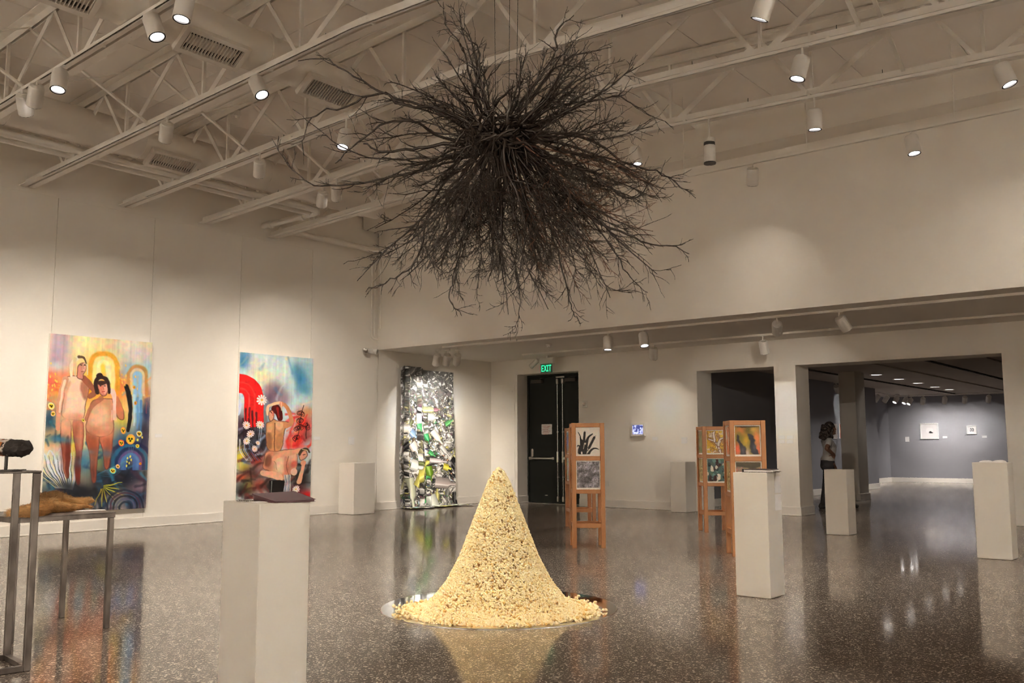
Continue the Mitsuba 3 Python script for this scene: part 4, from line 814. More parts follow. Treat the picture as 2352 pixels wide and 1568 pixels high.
    limb([(1240, 300, 0), (1370, 320, .1), (1440, 380, .1), (1505, 390, .1), (1560, 420, .1), (1598, 455, .1)], .014, .002, 9)
    limb([(1240, 360, 0), (1360, 390, 0), (1450, 470, 0), (1505, 405, 0)], .012, .004, 9)
    limb([(1260, 400, 0), (1380, 520, -.1), (1455, 540, -.1), (1480, 560, -.1), (1545, 562, -.1), (1583, 583, -.1)], .013, .003, 6)
    limb([(1230, 250, 0), (1330, 240, .2), (1420, 215, .2), (1470, 250, .2), (1540, 290, .2)], .012, .002, 8)
    limb([(1190, 250, 0), (1240, 180, .1), (1280, 115, .1), (1275, 70, .1), (1318, 35, .1)], .016, .003, 9)
    limb([(1220, 230, .1), (1270, 160, .2), (1330, 120, .2), (1378, 115, .2)], .013, .003, 9)
    limb([(1105, 260, 0), (1080, 170, .1), (1060, 100, .15), (1020, 60, .15), (1018, 5, .15)], .012, .002, 8)
    limb([(1090, 250, 0), (1100, 180, -.1), (1100, 110, -.1), (1068, 80, -.1)], .014, .004, 4)
    limb([(1160, 460, -.1), (1110, 560, -.2), (1070, 590, -.2), (1050, 590, -.2)], .008, .004, 2)
    limb([(1000, 430, 0), (960, 600, 0), (900, 640, 0), (840, 670, 0)], .012, .003, 8)
    limb([(1080, 480, 0), (1040, 640, .1), (1030, 690, .1), (1060, 725, .1)], .010, .003, 6)
    limb([(1210, 500, 0), (1190, 640, 0), (1195, 720, 0), (1180, 768, 0)], .008, .0016, 6)
    limb([(1260, 500, 0), (1300, 640, .1), (1310, 700, .1), (1330, 738, .1)], .010, .003, 8)
    limb([(1310, 430, 0), (1400, 560, .1), (1450, 640, .1), (1488, 672, .1)], .010, .002, 10)
    # dense wound heart
    heart = []
    for i in range(120):
        a = g.uniform(0, 2*PI); p = cen+X*g.normal(0, .13)+Y*g.normal(-.02, .085)+Zf*g.normal(0, .16)
        q, qr = grow(p, X*math.cos(a)*1.4+Y*math.sin(a)*.6+Zf*g.normal(0, .5), g.uniform(.15, .36), g.uniform(.006, .02), .004, 6, .35, 0); heart.append(tube(q, qr, 6))
    # fine twigs that fill the lower tangle
    fine = []
    for i in range(1700):
        pts = wood[g.integers(len(wood))]; f_ = g.uniform(.3, .98)*(len(pts)-1); j = int(f_); p = pts[j]+(pts[min(j+1, len(pts)-1)]-pts[j])*(f_-j)
        if i % 5 < 2 and np.dot(p-cen, Y) > 0: continue
        q, qr = grow(p, side(unit(pts[min(j+1, len(pts)-1)]-pts[j-1]), g.uniform(.25, .9)), g.uniform(.10, .30), .0026, .0012, 5, .2, 0); fine.append(tube(q, qr, 3))
    return cen, out, red, tubes(heart), tubes(fine)
cen, out, red, heart, fine = branches()
t = thing('hanging_branches', 'wide tangle of dark bare branches hanging above the pale cone', 'branch sculpture')
obj('core', heart, 'm_branch', t, smooth=True)
for b in out: obj('branch', b, 'm_branch', t, smooth=True)
for b in red: obj('branch', b, 'm_branch_red', t, smooth=True)
kk = obj('fine_twigs', fine, 'm_branch', t, smooth=True); labels[kk] = {'kind': 'stuff'}
for dx, dy in ((-.10, .06), (.12, -.05), (.02, .16)): obj('wire', cyl(cen+(dx, dy, 0), cen+(dx*1.3, dy*1.3, deck(cen[0])-.35-cen[2]+.35), .0022, 5), 'm_black', t)

# ---------------------------------------------------------------- plinths
def plinth(label, x, y, w, d, h, rot=0., notices=()):
    """x, y: the corner nearest the camera; the box runs w to the left along the back wall's line and d away"""
    a = math.radians(rot); ex, ey = np.array([math.cos(a), math.sin(a), 0]), np.array([-math.sin(a), math.cos(a), 0])
    t = thing('plinth', label, 'pedestal')
    obj('box', fr(bev((-w, 0, .004), (0, d, h), .003), (x, y, 0), ex, ey, (0, 0, 1)), 'm_plinth', t)
    obj('foot', fr(bx((-w+.012, .012, 0), (-.012, d-.012, .004)), (x, y, 0), ex, ey, (0, 0, 1)), 'm_plinth', t)
    for (u, z, ww, hh) in notices: obj('notice', fr(bx((0, u, z), (.0015, u+ww, z+hh)), (x, y, 0), ex, ey, (0, 0, 1)), 'm_paper', t)
    return lambda p: np.array([x, y, 0])+ex*p[0]+ey*p[1]+np.array([0, 0, p[2]]), ex, ey
def flat(name, label, cat_, o, ex, ey, w, d, th, mat, rot=0., parts=()):
    a = math.radians(rot); u = ex*math.cos(a)+ey*math.sin(a); v = -ex*math.sin(a)+ey*math.cos(a)
    k = obj(name, fr(bev((-w/2, -d/2, 0), (w/2, d/2, th), min(.002, th*.4)), o, u, v, (0, 0, 1)), mat); tag(k, label, cat_); return k
# front plinth with the maroon folder
ZP = .925
P1 = [onz(513, 1149.5, ZP), onz(597, 1157, ZP)]
rot1 = math.degrees(math.atan2(*(P1[1]-P1[0])[[1, 0]])); w1 = np.linalg.norm((P1[1]-P1[0])[:2]); d1_ = .245
loc, ex, ey = plinth('tall cream pedestal in the left foreground under the maroon folder', P1[1][0], P1[1][1], w1, d1_, ZP, rot1)
f = thing('folder', 'maroon hardcover folder lying askew over the edge of the front pedestal', 'folder')
qa = [loc((-.015, .08, ZP+.0075)), loc((.012, .262, ZP+.0105)), loc((-.215, .285, ZP+.038)), loc((-.215, .075, ZP+.034))]     # upper corners, thick at the ring spine
lowq = [np.array([q[0], q[1], ZP+.0006]) for q in qa]
def slab(t0, t1, grow=0.):
    c_ = sum(qa)/4
    return trimesh.convex.convex_hull(np.array([l_*(1-t_)+h_*t_+unit((h_-c_)*(1, 1, 0))*grow for l_, h_ in zip(lowq, qa) for t_ in (t0, t1)]))
obj('back_cover', slab(0, .12, .004), 'm_maroon', f); obj('spine_block', slab(.12, .90, -.004), 'm_maroon', f); obj('front_cover', slab(.90, 1., .004), 'm_maroon', f)
# the spiral bound notebook and the loose sheet share the pedestal's left half
nb = onz(612, 1151.5, .968)
nbx = unit(np.array([.82, .57, 0])); nby = np.cross((0, 0, 1), nbx)
pp = loc((-w1*.42, d1_*.15, ZP+0+.0005)); k = thing('notebook', 'spiral bound sheets beside the maroon folder on the front pedestal', 'notebook')
obj('sheets', fr(bev((-.085, -.032, 0), (.085, .032, .004), .001), pp, ex, ey, (0, 0, 1)), 'm_paper', k)
obj('cover', fr(bev((-.085, -.033, .004), (.02, .033, .006), .0008), pp, ex, ey, (0, 0, 1)), 'm_grille', k)
for j in range(9): obj('ring', fr(trimesh.creation.torus(.006, .0012, major_sections=10, minor_sections=5), pp+ex*(-.07+j*.017)+ey*(-.031)+np.array([0, 0, .006]), (0, 1, 0), (0, 0, 1), (1, 0, 0)), 'm_chrome', k)
flat('paper_sheet', 'pinkish white sheet of paper at the back left of the front pedestal', 'paper', loc((-w1*.80, d1_*.66, ZP+0+.0005)), ex, ey, .12, .12, .002, 'm_paper', 8)
# the other plinths stand square to the room
loc, ex, ey = plinth('cream pedestal with a black binder on it, right of centre', -3.076, 6.955, .284, .27, .963, 0, [(.14, .80, .12, .13), (.14, .665, .12, .125)])
k = thing('binder', 'black binder lying on the pedestal right of centre', 'binder'); o = loc((-.08, .10, .963))
obj('cover', fr(bev((-.13, -.085, 0), (.11, .085, .004), .001), o, ex, ey, (0, 0, 1)), 'm_darkbook', k); obj('pages', fr(bx((-.12, -.08, .004), (.11, .08, .020)), o, ex, ey, (0, 0, 1)), 'm_paper', k)
obj('top_cover', fr(bev((-.13, -.085, .020), (.10, .085, .026), .001), o, ex, ey, (0, 0, 1)), 'm_darkbook', k); obj('spine', fr(bev((-.134, -.085, 0), (-.126, .085, .026), .001), o, ex, ey, (0, 0, 1)), 'm_darkbook', k)
obj('ring_rail', fr(bev((.10, -.08, .004), (.125, .08, .012), .003), o, ex, ey, (0, 0, 1)), 'm_chrome', k)
flat('paper_sheet', 'white sheet of paper under the edge of the black binder', 'paper', loc((-.03, .20, .963)), ex, ey, .05, .10, .003, 'm_paper')
loc, ex, ey = plinth('low cream pedestal in front of the woman', -4.41, 12.49, .30, .30, .86)
loc, ex, ey = plinth('cream pedestal at the right edge with an open booklet on it', -2.146, 10.80, .335, .27, .995)
k = thing('booklet', 'open booklet with curling pages on the right edge pedestal', 'booklet'); o = loc((-.16, .13, .995))
for s in (-1, 1):
    u = np.linspace(0, .115, 9); hgt = .003+.022*np.sin(u/.115*PI*.9)*(1 if s > 0 else .8)
    P_ = [(s*uu, v, hh) for uu, hh in zip(u, hgt) for v in (-.08, .08)]+[(s*uu, v, .0) for uu in u for v in (-.08, .08)]
    V = np.array(P_); n9 = 9; Fq = []
    for i in range(8):
        a = 2*i; Fq += [(a, a+1, a+3, a+2), (18+a, 18+a+2, 18+a+3, 18+a+1), (a, a+2, 18+a+2, 18+a), (a+1, 18+a+1, 18+a+3, a+3)]
    Fq += [(0, 18, 19, 1), (16, 17, 35, 34)]
    V = V@np.array([ex, ey, (0, 0, 1)])+o
    obj('page_block', (V, np.array(Fq)), 'm_paper', k, smooth=30)
loc, ex, ey = plinth('cream pedestal by the left wall near the printed fabric', -12.56, 11.117, .40, .49, .90)
flat('paper_sheet', 'white leaflet lying on the pedestal by the left wall', 'paper', loc((-.2, .26, .90)), ex, ey, .20, .15, .004, 'm_paper', 12)
flat('paper_sheet', 'second white leaflet on the pedestal by the left wall, nearer the room', 'paper', loc((-.07, .15, .90)), ex, ey, .10, .14, .003, 'm_paper', -15)
plinth('narrow cream pedestal against the back wall left of the grey opening', -8.215, 15.10, .31, .38, .90)

# ---------------------------------------------------------------- wooden display towers with prints
def art(kind, nx=70, ny=82, seed=1):
    c = Canvas([(0, 0), (100, 0), (100, 117), (0, 117)], nx, ny, seed, 0 if kind == 'reeds' else 10); g = np.random.default_rng(seed)
    if kind == 'reeds':
        c.fill((232, 224, 214)); bk = (14, 14, 17)
        for p, w0, w1 in (([(22, 112), (20, 80), (8, 72), (6, 80)], 10, 2), ([(25, 112), (22, 70), (20, 50), (18, 40)], 12, 3), ([(22, 60), (20, 38), (10, 20)], 6, 2), ([(36, 112), (42, 90), (46, 65), (52, 40), (70, 28)], 14, 2), ([(50, 112), (62, 92), (78, 84), (94, 90)], 12, 2), ([(30, 112), (30, 60), (22, 48)], 12, 3), ([(40, 60), (52, 36), (70, 26)], 7, 2)): c.line(p, w0, bk, w1, 1, 1.5)
        c.poly([(8, 112), (8, 90), (18, 70), (30, 66), (42, 72), (46, 90), (42, 112)], bk, soft=2)
        c.line([(33, 62), (37, 22)], 10, bk, 9, 1, 1.5); c.line([(37, 26), (38, 14)], 3, bk, 1, 1, 1.5); c.line([(54, 84), (76, 42)], 10, bk, 10, 1, 1.5); c.line([(76, 42), (82, 34)], 3, bk, 1, 1, 1.5); c.line([(48, 96), (55, 82)], 3, bk, 3, 1, 1.5)
        c.disc(24, 104, 3, 6, (232, 224, 214)); c.line([(31, 88), (36, 64)], 2.5, (232, 224, 214), 2, 1, 1.5)
    elif kind == 'cloud':
        c.fill((124, 122, 128)); c.daub(.75, 7, 1); c.col = np.repeat(c.col[..., :1], 3, -1)*np.array([1, .99, 1.05]); c.daub(.5, 26, 1); c.col = np.repeat(c.col[..., :1], 3, -1)*np.array([1, .99, 1.06])
    elif kind == 'tree':
        c.fill((226, 186, 84))
        for i in range(26): c.disc(g.uniform(0, 100), g.uniform(0, 117), g.uniform(8, 18), g.uniform(8, 16), [(232, 196, 90), (214, 168, 60), (240, 222, 200), (196, 150, 110)][i % 4]); c.ring(g.uniform(0, 100), g.uniform(0, 117), g.uniform(8, 16), 3, (150, 96, 60), .7, 3)
        for p in ([(66, 100), (58, 72), (40, 50), (14, 44)], [(60, 74), (64, 50), (80, 40), (100, 36)], [(44, 54), (36, 30), (40, 8)], [(66, 100), (72, 114)]): c.line(p, 17, (120, 70, 60), 10, 1, 3); c.line(p, 12, (238, 224, 214), 6, 1, 3)
    elif kind == 'cells':
        c.fill((78, 110, 108)); c.daub(.3, 8)
        for i in range(34): c.disc(g.uniform(0, 100), g.uniform(0, 117), g.uniform(4, 11), g.uniform(4, 14), [(24, 26, 30), (60, 36, 40), (110, 150, 146), (236, 226, 210), (40, 60, 64)][i % 5], 1, .25)
        for x in (16, 40): c.poly([(x-9, 110), (x-6, 84), (x+4, 80), (x+10, 110)], (50, 26, 28)); c.disc(x+8, 44, 5, 10, (240, 232, 220))
    elif kind == 'gorge':
        c.fill((128, 116, 60))
        for a in [(26, 22, 22, 18, (236, 128, 80), 1), (20, 50, 16, 30, (110, 110, 50), 1), (12, 90, 14, 26, (226, 104, 80), 1), (58, 20, 20, 16, (70, 70, 40), .9), (44, 60, 12, 26, (196, 160, 60), 1), (84, 50, 14, 36, (236, 140, 90), 1), (92, 90, 10, 26, (240, 130, 100), 1), (74, 18, 14, 12, (206, 170, 90), 1), (50, 104, 10, 18, (200, 180, 170), 1)]: c.blob(*a)
        c.poly([(14, 30), (22, 60), (40, 84), (46, 117), (20, 117), (24, 80), (8, 50)], (30, 30, 40)); c.poly([(46, 30), (72, 34), (76, 66), (96, 117), (70, 117), (60, 84), (62, 60)], (32, 34, 46)); c.poly([(0, 0), (100, 0), (100, 6), (60, 9), (0, 9)], (26, 18, 18)); c.blob(32, 96, 8, 14, (110, 110, 120), .7); c.blob(76, 84, 8, 14, (120, 120, 130), .6)
    elif kind == 'orange':
        c.fill((240, 228, 214))
        for p in ([(30, 10), (44, 40), (38, 70), (56, 117)], [(60, 10), (70, 50), (60, 90), (66, 117)], [(20, 60), (30, 90), (24, 117)]): c.line(p, 16, (232, 120, 50), 10, .9, 8); c.line(p, 7, (190, 70, 40), 4, .8, 4)
    elif kind == 'ochre':
        c.fill((206, 190, 140))
        for i in range(9): c.ring(50+8*math.sin(i), 96, 6+i*6, 3, [(150, 110, 40), (226, 206, 150), (110, 90, 50)][i % 3], .9, 3, leg=0); c.line([(10+i*10, 0), (14+i*9, 60), (10+i*10, 117)], 4, [(170, 130, 60), (236, 226, 196), (120, 100, 70)][i % 3], 3, .7, 3)
    elif kind == 'olive':
        c.fill((150, 142, 106)); c.daub(.4, 9)
        for i in range(6): c.line([(20+i*12, 117), (28+i*10, 60), (20+i*13, 20)], 6, [(70, 74, 50), (190, 180, 140)][i % 2], 2, .7, 4)
    elif kind == 'field':
        c.fill((150, 126, 110)); c.daub(.6, 40); c.poly([(0, 0), (100, 0), (100, 26), (0, 24)], (60, 60, 52)); c.blob(50, 10, 60, 8, (90, 80, 66), .7)
    elif kind == 'blue':
        c.fill((126, 134, 168)); c.daub(.5, 10); c.blob(50, 110, 60, 20, (200, 160, 90), .8)
    elif kind == 'pale':
        c.fill((190, 196, 186)); c.daub(.45, 14)
    c.daub(.06, 30)
    # white margin
    b = np.minimum.reduce([c.u/.04, (1-c.u)/.04, c.v/.035, (1-c.v)/.06]); c.lay(np.clip((1-b)*6+.5, 0, 1), (240, 234, 226) if kind != 'reeds' else (236, 228, 218)); c.streak(.02)
    return c
PW, TS = .050, .386
def tower(label, fl, deg, prints):
    """fl: ground point of the front face's lower left corner; deg: the front face's turn from the back wall's line"""
    fl = np.array(fl, float); fl[2] = 0; frr = fl+np.array([math.cos(math.radians(deg)), math.sin(math.radians(deg)), 0])
    ex = unit(frr-fl); ey = np.cross((0, 0, 1), ex); t = thing('display_tower', label, 'display stand')
    def B(lo, hi): return fr(bev(lo, hi, .0025), fl, ex, ey, (0, 0, 1))
    HT = 1.449
    for a, b in ((0, 0), (TS-PW, 0), (TS-PW, TS-PW), (0, TS-PW)): obj('post', B((a, b, 0), (a+PW, b+PW, HT)), 'm_woodA', t)
    for z0, z1 in ((1.398, HT-.001), (1.010, 1.062), (.626, .674), (.231, .283)):
        for q in (0, 1):
            o = .006+q*(TS-PW); obj('rail', B((PW, o, z0), (TS-PW, o+PW-.012, z1)), 'm_woodA', t); obj('rail', B((o, PW, z0), (o+PW-.012, TS-PW, z1)), 'm_woodA', t)
    for (z0, z1) in ((1.062, 1.398), (.674, 1.010)):                   # plain boards behind, on the far faces
        obj('back_board', B((PW, TS-.026, z0), (TS-PW, TS-.020, z1)), 'm_paper', t); obj('back_board', B((TS-.026, PW, z0), (TS-.020, TS-PW, z1)), 'm_paper', t)
    for face, level, kind, lab, seed in prints:
        z0, z1 = ((1.062, 1.398), (.674, 1.010))[level]; c = art(kind, seed=seed)
        k = thing('print', lab, 'print')
        if face == 'front': o, u = fl+ex*PW+ey*.020, ex
        else: o, u = fl+ey*(TS-PW)+ex*.020, -ey
        nrm = np.cross(u, (0, 0, -1)); w = TS-2*PW
        obj('board', fr(bx((0, 0, 0), (w, .004, z1-z0)), o+np.array([0, 0, z0]), u, np.cross((0, 0, 1), u), (0, 0, 1)), 'm_paper', k)
        m, col = c.sheet(o+np.array([0, 0, z1])-np.cross((0, 0, 1), u)*.0006, u*w, np.array([0, 0, z0-z1]))
        obj('sheet', m, 'm_paint', k, color=col)
tower('nearer of the two left wooden display towers, with a black reed print', onz(1315.4, 1259, 0), 39.5, [
    ('front', 0, 'reeds', 'print of black reeds on white, upper front of the tower left of centre', 1), ('front', 1, 'cloud', 'print of mottled grey clouds, below the black reeds', 2),
    ('left', 0, 'orange', 'narrowly seen reddish print on the left side of the reed tower, upper', 3), ('left', 1, 'ochre', 'narrowly seen ochre print on the left side of the reed tower, lower', 4)])
tower('wooden display tower half hidden behind the reed tower', onz(1309, 1214, 0), 45.5, [
    ('front', 0, 'pale', 'pale print on the front of the half hidden left tower, upper', 5), ('front', 1, 'cells', 'dark print on the front of the half hidden left tower, lower', 6),
    ('left', 0, 'blue', 'blue print on the left side of the half hidden tower, upper', 7), ('left', 1, 'pale', 'pale grey print on the left side of the half hidden tower, lower', 8)])
tower('farther wooden display tower before the grey opening, with a yellow tree print', onz(1619.6, 1223, 0), 41.4, [
    ('front', 0, 'tree', 'yellow print with a pale branching tree, upper front of the farther right tower', 9), ('front', 1, 'cells', 'teal print with dark and white shapes, below the yellow tree', 10),
    ('left', 0, 'olive', 'olive print on the left side of the yellow tree tower, upper', 11), ('left', 1, 'ochre', 'ochre striped print on the left side of the yellow tree tower, lower', 12)])
tower('nearer wooden display tower behind the binder pedestal, with an orange and black print', onz(1684, 1279, 0), 36.6, [
    ('front', 0, 'gorge', 'orange, olive and black print, upper front of the tower behind the binder', 13), ('front', 1, 'field', 'brown field print under a dark sky, just above the black binder', 14),
    ('left', 0, 'orange', 'white print with orange streaks, left side of the tower behind the binder, upper', 15), ('left', 1, 'ochre', 'ochre swirl print, left side of the tower behind the binder, lower', 16)])

# ---------------------------------------------------------------- black double door in its recess
YD = YB+.36
XM = ony(1287, 1000, YD)[0]
struct('door_1', bev((XD0+.045, YD, .012), (XM-.004, YD+.045, ZD-.05), .003), 'm_door', 'left leaf of the black double door')
struct('door_2', bev((XM+.004, YD, .012), (XD1-.045, YD+.045, ZD-.05), .003), 'm_door', 'right leaf of the black double door')
struct('trim_4', cat([bx((XD0, YD-.02, 0), (XD0+.045, YD+.06, ZD)), bx((XD1-.045, YD-.02, 0), (XD1, YD+.06, ZD)), bx((XD0, YD-.02, ZD-.05), (XD1, YD+.06, ZD))]), 'm_door')
k = obj('threshold', bev((XD0, YB+.22, 0), (XD1, YD+.06, .012), .003), 'm_chrome'); labels[k] = {'kind': 'structure', 'label': 'metal threshold under the black doors'}
def sub(dr_, name, mesh, mat, **kw): return obj(name, mesh, mat, dr_, **kw)
def dp(px, py): p = ony(px, py, YD); return p
b0, b1 = dp(1219, 1052), dp(1277, 1053)
for dr_, x0, x1, xv in (('door_1', b0[0], b1[0], dp(1282.5, 1000)[0]), ('door_2', XM+.10, XD1-.10, dp(1294.5, 1000)[0])):
    sub(dr_, 'panic_bar', cat([bev((x0, YD-.075, b0[2]-.018), (x1, YD-.045, b0[2]+.018), .006), bev((x0, YD-.075, b0[2]-.03), (x0+.06, YD, b0[2]+.03), .006), bev((x1-.05, YD-.075, b0[2]-.03), (x1, YD, b0[2]+.03), .006)]), 'm_chrome')
    zt, zb = ZD-.16, .10
    sub(dr_, 'vertical_rod', cyl((xv, YD-.03, zb), (xv, YD-.03, zt), .0075, 8), 'm_chrome')
    for z, hh in ((zt, .11), (zb, .11), (b0[2]+.09, .11), (b0[2]-.02, .14)): sub(dr_, 'latch_case', bev((xv-.022, YD-.05, z-hh/2), (xv+.022, YD, z+hh/2), .008), 'm_chrome')
    for z in (b0[2]+.55, .55): sub(dr_, 'rod_guide', bev((xv-.014, YD-.042, z-.012), (xv+.014, YD, z+.012), .004), 'm_chrome')
    xc = x0+.20 if dr_ == 'door_1' else XM+.30
    cz = ZD-.135
    cl = sub(dr_, 'door_closer', bev((xc-.14, YD-.07, cz-.045), (xc+.14, YD, cz+.03), .006), 'm_grille')
    sub(dr_, 'closer_arm', cat([bar((xc+.1, YD-.055, cz+.04), (xc+.24, YD-.14, cz+.055), .022, .010), bar((xc+.24, YD-.14, cz+.055), (xc-.04, YD-.02, cz+.065), .022, .010)]), 'm_black')
sub('door_1', 'lever_plate', bev((b0[0]+.02, YD-.02, b0[2]+.03), (b0[0]+.075, YD, b0[2]+.20), .008), 'm_chrome')
sub('door_1', 'strike_plate', bev((XM-.10, YD-.012, ZD-.085), (XM+.12, YD, ZD-.055), .003), 'm_plastic')
sub('door_1', 'kick_mark', bev((dp(1252, 1136)[0], YD-.004, .16), (dp(1258, 1136)[0], YD, .175), .001), 'm_chrome')
a, b = dp(1244, 974), dp(1268, 997)
k = thing('door_notice', 'white notice with red lines of print taped to the black door', 'notice')
obj('sheet', bx((a[0], YD-.003, b[2]), (b[0], YD-.0005, a[2])), 'm_paper', k)
prin('m_redprint', (.55, .25, .22), .6); prin('m_greyprint', (.42, .41, .40), .6)
for i in range(6):
    z = a[2]-.045-i*.034; obj('print_line', bx((a[0]+.03+.02*(i % 2), YD-.0042, z-.006), (b[0]-.04-.03*(i % 3), YD-.003, z+.004)), 'm_redprint', k)
# ---------------------------------------------------------------- exit sign with its small lamp head
YE = 15.18
e0, e1 = ony(1241, 823, YE), ony(1272, 834, YE)
t = thing('exit_sign', 'white exit sign with a green lit plate hanging under the soffit before the door', 'exit sign')
obj('housing', bev((e0[0], YE-.04, e1[2]), (e1[0], YE+.04, e0[2]), .006), 'm_plastic', t)
obj('hanger', cyl(((e0[0]+e1[0])/2, YE, e0[2]), ((e0[0]+e1[0])/2, YE, ZS), .03, 10), 'm_plastic', t)
g0, g1 = ony(1242, 834, YE), ony(1269, 855, YE)
prin('m_exit_glass', (.05, .15, .11), .25)
obj('plate', bev((g0[0], YE-.006, g1[2]), (g1[0], YE, e1[2]+.002), .002), 'm_exit_glass', t)
tm = meshkit.text_mesh('EXIT', .125, .003, True); ext = tm.bounds; tw = ext[1][0]-ext[0][0]
sx = (g1[0]-g0[0]-.05)/tw
tm.apply_scale([sx, 1, 1])
d = mikit.ply(fr(tm, (g0[0]+.025-tm.bounds[0][0], YE-.007, (g1[2]+e1[2])/2-.0625), (1, 0, 0), (0, 0, 1), (0, -1, 0)), 'm_exit_glass')
d['emitter'] = {'type': 'area', 'radiance': rgb(np.array([.02, 1.0, .42])*1.2), 'sampling_weight': .05}; scene[nk(t+'__lettering')] = d
lp = ony(1225, 840, YE); a_ = np.array([e0[0]-.01, YE, e0[2]-.07])
obj('lamp_head', cat([cyl(a_+(-.03, -.02, .04), a_+(-.20, -.06, -.10), .052, 16), cyl(a_+(.02, 0, .05), a_+(-.04, -.02, .035), .02, 8)]), 'm_plastic', t, smooth=40)
# ---------------------------------------------------------------- small screen on the back wall
s0, s1 = ony(1452, 972, YB), ony(1484, 1001, YB)
t = thing('wall_screen', 'small white framed screen glowing blue on the back wall', 'screen')
w = .035
obj('frame', cat([bev((s0[0], YB-.06, s1[2]), (s0[0]+w, YB, s0[2]), .003), bev((s1[0]-w, YB-.06, s1[2]), (s1[0], YB, s0[2]), .003), bev((s0[0], YB-.06, s1[2]), (s1[0], YB, s1[2]+w), .003), bev((s0[0], YB-.06, s0[2]-w), (s1[0], YB, s0[2]), .003)]), 'm_plastic', t)
obj('backing', bx((s0[0]+w, YB-.044, s1[2]+w), (s1[0]-w, YB-.01, s0[2]-w)), 'm_black', t)
qv = np.array([(s0[0]+w, YB-.045, s1[2]+w), (s1[0]-w, YB-.045, s1[2]+w), (s1[0]-w, YB-.045, s0[2]-w), (s0[0]+w, YB-.045, s0[2]-w)])
d = mikit.ply((qv, np.array([(0, 1, 2), (0, 2, 3)])), 'm_black', uv=np.array([(0, 0), (1, 0), (1, 1), (0, 1.)]))
def screen_fn(p, n, uv):
    v = fbm(p.x*34, p.z*34, 3.1); return mix((.06, .08, .30), (.80, .85, 1.5), smoothstep(.38, .66, v))
d['emitter'] = {'type': 'area', 'radiance': mikit.proc(screen_fn), 'sampling_weight': .05}; scene[nk(t+'__display')] = d
# ---------------------------------------------------------------- fittings on the walls
def on_back(px0, py0, px1, py1, y=YB): a, b = ony(px0, py0, y), ony(px1, py1, y); return a[0], b[0], b[2], a[2]
x0, x1, z0, z1 = on_back(1338, 920, 1350, 936)
t = thing('alarm_strobe', 'white fire alarm sounder on the back wall right of the black door', 'alarm')
obj('plate', bev((x0, YB-.025, z0), (x1, YB, z1), .006), 'm_plastic', t); obj('dome', fr(lathe([(0, .03), (.02, .026), (.034, .012), (.038, 0), (0, 0)], 20), ((x0+x1)/2, YB-.025, (z0+z1)/2), (1, 0, 0), (0, 0, 1), (0, -1, 0)), 'm_fixture', t, smooth=True)
x0, x1, z0, z1 = on_back(1392, 1103, 1399, 1117)
t = thing('power_outlet', 'white power outlet low on the back wall beside the reed tower', 'outlet')
obj('plate', bev((x0, YB-.008, z0), (x1, YB, z1), .002), 'm_plastic', t)
for z in ((z0*2+z1)/3, (z0+2*z1)/3): obj('socket', bev((x0+.014, YB-.011, z-.017), (x1-.014, YB-.007, z+.017), .003), 'm_fixture', t)
x0, x1, z0, z1 = on_back(1344, 965, 1350, 972)
# wall texts
def card_back(label, px0, py0, px1, py1, y=YB):
    x0, x1, z0, z1 = on_back(px0, py0, px1, py1, y); k = obj('wall_label', bev((x0, y-.005, z0), (x1, y, z1), .0015), 'm_paper'); tag(k, label, 'label')
def card_left(label, px0, py0, px1, py1):
    a, b = onx(px0, py0, XL), onx(px1, py1, XL); k = obj('wall_label', bev((XL, a[1], b[2]), (XL+.005, b[1], a[2]), .0015), 'm_paper'); tag(k, label, 'label')
card_left('small white wall label right of the painting with two standing figures', 356, 996, 372, 1004)
card_left('small white wall label right of the painting with the red arch', 720, 1002, 735, 1010)
card_left('square white wall text above the pedestal by the left wall', 800, 1003, 813, 1021)
card_back('small white wall label right of the glowing screen', 1498, 1003, 1511, 1011)
card_back('square white wall text above the narrow pedestal at the back wall', 1565, 1004, 1579, 1018)
for i, (a, b) in enumerate(((1788, 1000), (1807, 1000), (1788, 1010), (1807, 1010))):
    card_back(['upper left of four white labels on the pillar', 'upper right of four white labels on the pillar', 'lower left of four white labels on the pillar', 'lower right of four white labels on the pillar'][i], a, b, a+15, b+8)
# twin headed emergency light in the corner, smoke detector, sprinkler
t = thing('emergency_light', 'white twin headed emergency light where the left wall meets the bulkhead', 'emergency light')
c = onx(845, 806, XL+.05); c[1] = min(c[1], YK-.30)
obj('case', bev(c+(-.05, -.06, -.05), c+(.03, .13, .05), .012), 'm_plastic', t)
for s, nm in ((-1, 0), (1, 1)):
    h = c+(.05, s*.13+.03, .0); ax = unit((.8, s*.5, -.25)); u = unit(np.cross(ax, (0, 0, 1))); v = np.cross(ax, u)
    obj('lamp_head', fr(lathe([(0, -.05), (.035, -.05), (.052, .0), (.055, .03), (.05, .034), (.0, .03)], 20), h, u, v, ax), 'm_plastic', t, smooth=35)
    obj('lens', fr(lathe([(.046, .035), (.03, .042), (0, .045)], 20), h, u, v, ax), 'm_chrome', t, smooth=True)
c = onz(1261, 793, ZS-.02); k = thing('smoke_detector', 'white smoke detector under the soffit left of the lit spotlights', 'smoke detector')
obj('base', fr(lathe([(0, 0), (.06, 0), (.06, -.015), (.05, -.02), (0, -.02)], 24), (c[0], c[1], ZS), (1, 0, 0), (0, 1, 0), (0, 0, 1)), 'm_plastic', k, smooth=30)
obj('head', fr(lathe([(0, -.02), (.045, -.02), (.04, -.045), (.02, -.055), (0, -.055)], 24), (c[0], c[1], ZS), (1, 0, 0), (0, 1, 0), (0, 0, 1)), 'm_plastic', k, smooth=30)
q = sight(545, 262); c = EYE+q*(7.0/q[1]); k = thing('sprinkler', 'small cream sprinkler head with its branch pipe among the left trusses', 'sprinkler')
